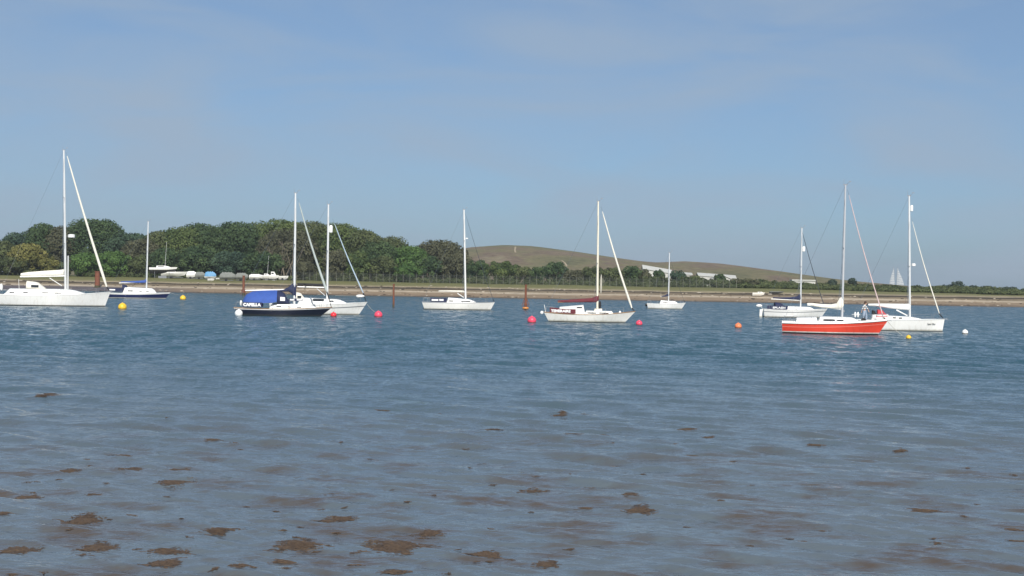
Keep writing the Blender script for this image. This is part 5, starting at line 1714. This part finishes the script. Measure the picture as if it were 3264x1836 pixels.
# ------------------------------------------------------------------ floating seaweed in the shallows
def weed_mat():
    m = bpy.data.materials.new('wet_brown_seaweed'); m.use_nodes = True
    n, l = m.node_tree.nodes, m.node_tree.links
    p = n['Principled BSDF']; p.inputs['Roughness'].default_value = .45; p.inputs['Specular IOR Level'].default_value = .25
    at = n.new('ShaderNodeAttribute'); at.attribute_name = 'tint'
    cr = n.new('ShaderNodeValToRGB'); el = cr.color_ramp.elements
    el[0].color = (.030, .020, .014, 1); el[1].color = (.150, .098, .054, 1)
    e = el.new(.5); e.color = (.076, .051, .033, 1)
    l.new(at.outputs['Fac'], cr.inputs[0]); l.new(cr.outputs[0], p.inputs['Base Color'])
    return m
WEED = weed_mat()
def weed_coords(cx, cy, w, dpt, n, rng, dense=1.0, lift=.035):
    a = rng.uniform(0, 2 * math.pi, n); r = np.abs(rng.normal(0, .40, n)); r = np.where(r > .9, r * .5, r)
    wob = 1 + .22 * np.sin(3 * a + cx * 7) + .15 * np.sin(5 * a + cy * 3)
    px = cx + np.cos(a) * r * w / 2 * wob; py = cy + np.sin(a) * r * dpt / 2 * wob
    ang = rng.normal(R(-14), .5, n)
    ln = rng.uniform(.03, .12, n); wd = rng.uniform(.004, .010, n)
    hgt = (1 - r) * lift + rng.uniform(-.012, .004, n)
    dx, dy = np.cos(ang), np.sin(ang)
    nx, ny = -dy, dx
    rows = []
    for t, hh in ((-.5, 0.0), (0, 1.0), (.5, .1)):
        qx, qy = px + dx * ln * t, py + dy * ln * t
        z = wave(qx, qy) + .003 + hgt * (.35 + .65 * hh)
        rows.append(np.stack([qx + nx * wd, qy + ny * wd, z + .005], -1)); rows.append(np.stack([qx - nx * wd, qy - ny * wd, z], -1))
    P = np.stack(rows, 1)      # n,6,3
    return P, np.clip(rng.normal(.5, .13, n), 0, 1)
def weed_obj(name, P, tint, origin):
    n = len(P)
    co = P.reshape(-1, 3) - np.array(origin)
    b = np.arange(n)[:, None] * 6
    q = np.concatenate([b + np.array([[0, 1, 3, 2]]), b + np.array([[2, 3, 5, 4]])], 0)
    me = mesh_np(name, co, q, smooth=True)
    at = me.attributes.new('tint', 'FLOAT', 'FACE'); at.data.foreach_set('value', np.concatenate([tint, tint]).astype(np.float32))
    me.materials.append(WEED)
    o = bpy.data.objects.new(name, me); C.objects.link(o); o.location = origin
    return o
WEEDS = [  # label, u, v, width px, height px, density
 ('lone far seaweed clump at upper left, farthest from the beach on that side', 145, 1265, 95, 14, .8),
 ('flat seaweed streak left of centre, at mid depth on the left side', 385, 1457, 105, 9, .9),
 ('pale seaweed patch in open water above the left group', 680, 1410, 80, 9, .6),
 ('brown seaweed tuft, left of three in a row on the left side', 220, 1506, 90, 12, .8),
 ('brown seaweed tuft, middle of three in a row on the left side', 415, 1504, 90, 16, .8),
 ('brown seaweed tuft, right of three in a row on the left side', 578, 1492, 90, 12, .8),
 ('loose seaweed patch below the row of three tufts', 560, 1543, 150, 26, .7),
 ('dark seaweed tuft at the left edge', 85, 1583, 110, 18, .9),
 ('small seaweed tuft right of the left-edge tuft', 300, 1574, 60, 11, .7),
 ('compact peaked brown seaweed mound in the lower left', 265, 1657, 130, 34, 1.2),
 ('seaweed bundle at the left edge of the lower left', 15, 1642, 70, 12, .9),
 ('dense brown seaweed mound below the peaked mound', 310, 1742, 140, 42, 1.2),
 ('broad dark seaweed bed in the bottom left corner', 60, 1752, 140, 36, 1.2),
 ('long seaweed mound right of the peaked mound', 700, 1692, 150, 18, 1.1),
 ('wide thin seaweed bed at lower centre-left', 545, 1757, 170, 34, .8),
 ('long dark seaweed mound on the bottom edge at left', 525, 1806, 165, 20, 1.3),
 ('seaweed tuft on the bottom edge below the wide thin bed', 760, 1822, 80, 14, 1.0),
 ('seaweed mound near the bottom, left of centre', 905, 1793, 105, 16, 1.1),
 ('wide loose seaweed bed left of the centre bottom', 950, 1735, 210, 44, .6),
 ('long seaweed tuft above the wide loose bed', 1090, 1660, 130, 16, .8),
 ('big loose seaweed bed at centre bottom', 1260, 1738, 260, 50, .6),
 ('seaweed tuft at the top of the big centre bed', 1370, 1703, 110, 18, .9),
 ('dense golden-brown seaweed mound at bottom centre', 1545, 1764, 130, 26, 1.3),
 ('dark ragged seaweed at the bottom edge near the centre', 1255, 1826, 120, 18, 1.2),
 ('faint seaweed patch in the water left of centre', 1035, 1662, 80, 10, .4),
 ('seaweed streak floating at mid distance, above centre', 1225, 1304, 60, 8, .6),
 ('dark seaweed streak at mid distance left of the middle', 1575, 1373, 80, 9, 1.0),
 ('dark seaweed streak farthest out near the middle', 1788, 1325, 60, 8, 1.0),
 ('brown seaweed streak at mid distance right of the middle', 1835, 1393, 75, 9, .8),
 ('small dark seaweed streak right of the brown streak', 1930, 1382, 40, 6, .9),
 ('brown seaweed streak at mid distance, further right', 2190, 1371, 70, 8, .7),
 ('short black seaweed streak beside the further right streak', 2260, 1392, 45, 6, 1.2),
 ('small seaweed tuft right of the middle', 1942, 1444, 60, 9, .8),
 ('brown seaweed tuft right of the middle, below the streaks', 2205, 1452, 70, 11, .8),
 ('orange-brown seaweed tuft far right at mid distance', 2596, 1419, 60, 11, .9),
 ('dark short seaweed streak at right', 2870, 1440, 60, 7, .9),
 ('golden seaweed tuft right of centre in the lower half', 2010, 1585, 65, 20, .9),
 ('large brown seaweed patch below the golden tuft', 2040, 1623, 120, 24, 1.0),
 ('faint seaweed patch at centre of the lower half', 1695, 1567, 120, 24, .4),
 ('compact red-brown seaweed mound at lower right', 2945, 1628, 115, 18, 1.2),
 ('seaweed tuft at the right edge', 3235, 1688, 70, 12, .8),
 ('dark seaweed streak at the right edge below the tuft', 3240, 1722, 70, 9, .9),
 ('ragged seaweed bundle at the bottom, right of the golden mound', 1740, 1795, 110, 26, .8),
 ('dark seaweed streak low in the centre right', 1865, 1616, 60, 9, .9),
]
for i, (lab, u, v, wpx, hpx, dn) in enumerate(WEEDS):
    p = on_water(u, v); w = wpx * p.y / F
    near, far = on_water(u, v + hpx / 2), on_water(u, v - hpx / 2)
    dpt = min(far.y - near.y, 2.2 * w)
    n = int(max(140, min(2800, w * dpt * 1150 * dn)))
    P, tint = weed_coords(p.x, p.y, w, dpt, n, np.random.default_rng(300 + i), lift=.014 if dn > .9 else .006)
    o = weed_obj('seaweed_clump', P, tint, (p.x, p.y, 0))
    tag(o, lab, 'seaweed', 'floating seaweed clumps')
def loose_weed():
    rng = np.random.default_rng(99)
    Ps, Ts = [], []
    for k in range(110):
        u = rng.uniform(-150, 3400) if rng.random() < .45 else rng.uniform(-100, 1900)
        v = 1300 + 536 * rng.random() ** .75
        p = on_water(u, v); w = rng.uniform(.10, .40)
        P, t = weed_coords(p.x, p.y, w, w * rng.uniform(.4, 1.2), int(rng.integers(4, 16)), rng, lift=.01)
        Ps.append(P); Ts.append(t)
    o = weed_obj('loose_weed', np.concatenate(Ps), np.concatenate(Ts), (0, 25, 0))
    tag(o, 'scattered loose shreds of brown weed across the shallows', 'seaweed', kind='stuff')
loose_weed()

# ------------------------------------------------------------------ light summer haze over the harbour
def haze():
    m = bpy.data.materials.new('thin_haze'); m.use_nodes = True
    n, l = m.node_tree.nodes, m.node_tree.links
    n.clear()
    out = n.new('ShaderNodeOutputMaterial'); pv = n.new('ShaderNodeVolumePrincipled')
    pv.inputs['Color'].default_value = (0.86, 0.92, 1.0, 1)
    pv.inputs['Density'].default_value = 0.00016
    pv.inputs['Anisotropy'].default_value = 0.2
    l.new(pv.outputs[0], out.inputs['Volume'])
    o = MB().box((0, 1250, 19), (4200, 2900, 42)).build('haze', m, None, smooth=False)
    tag(o, 'thin pale haze lying over the harbour', 'haze', kind='stuff')
haze()
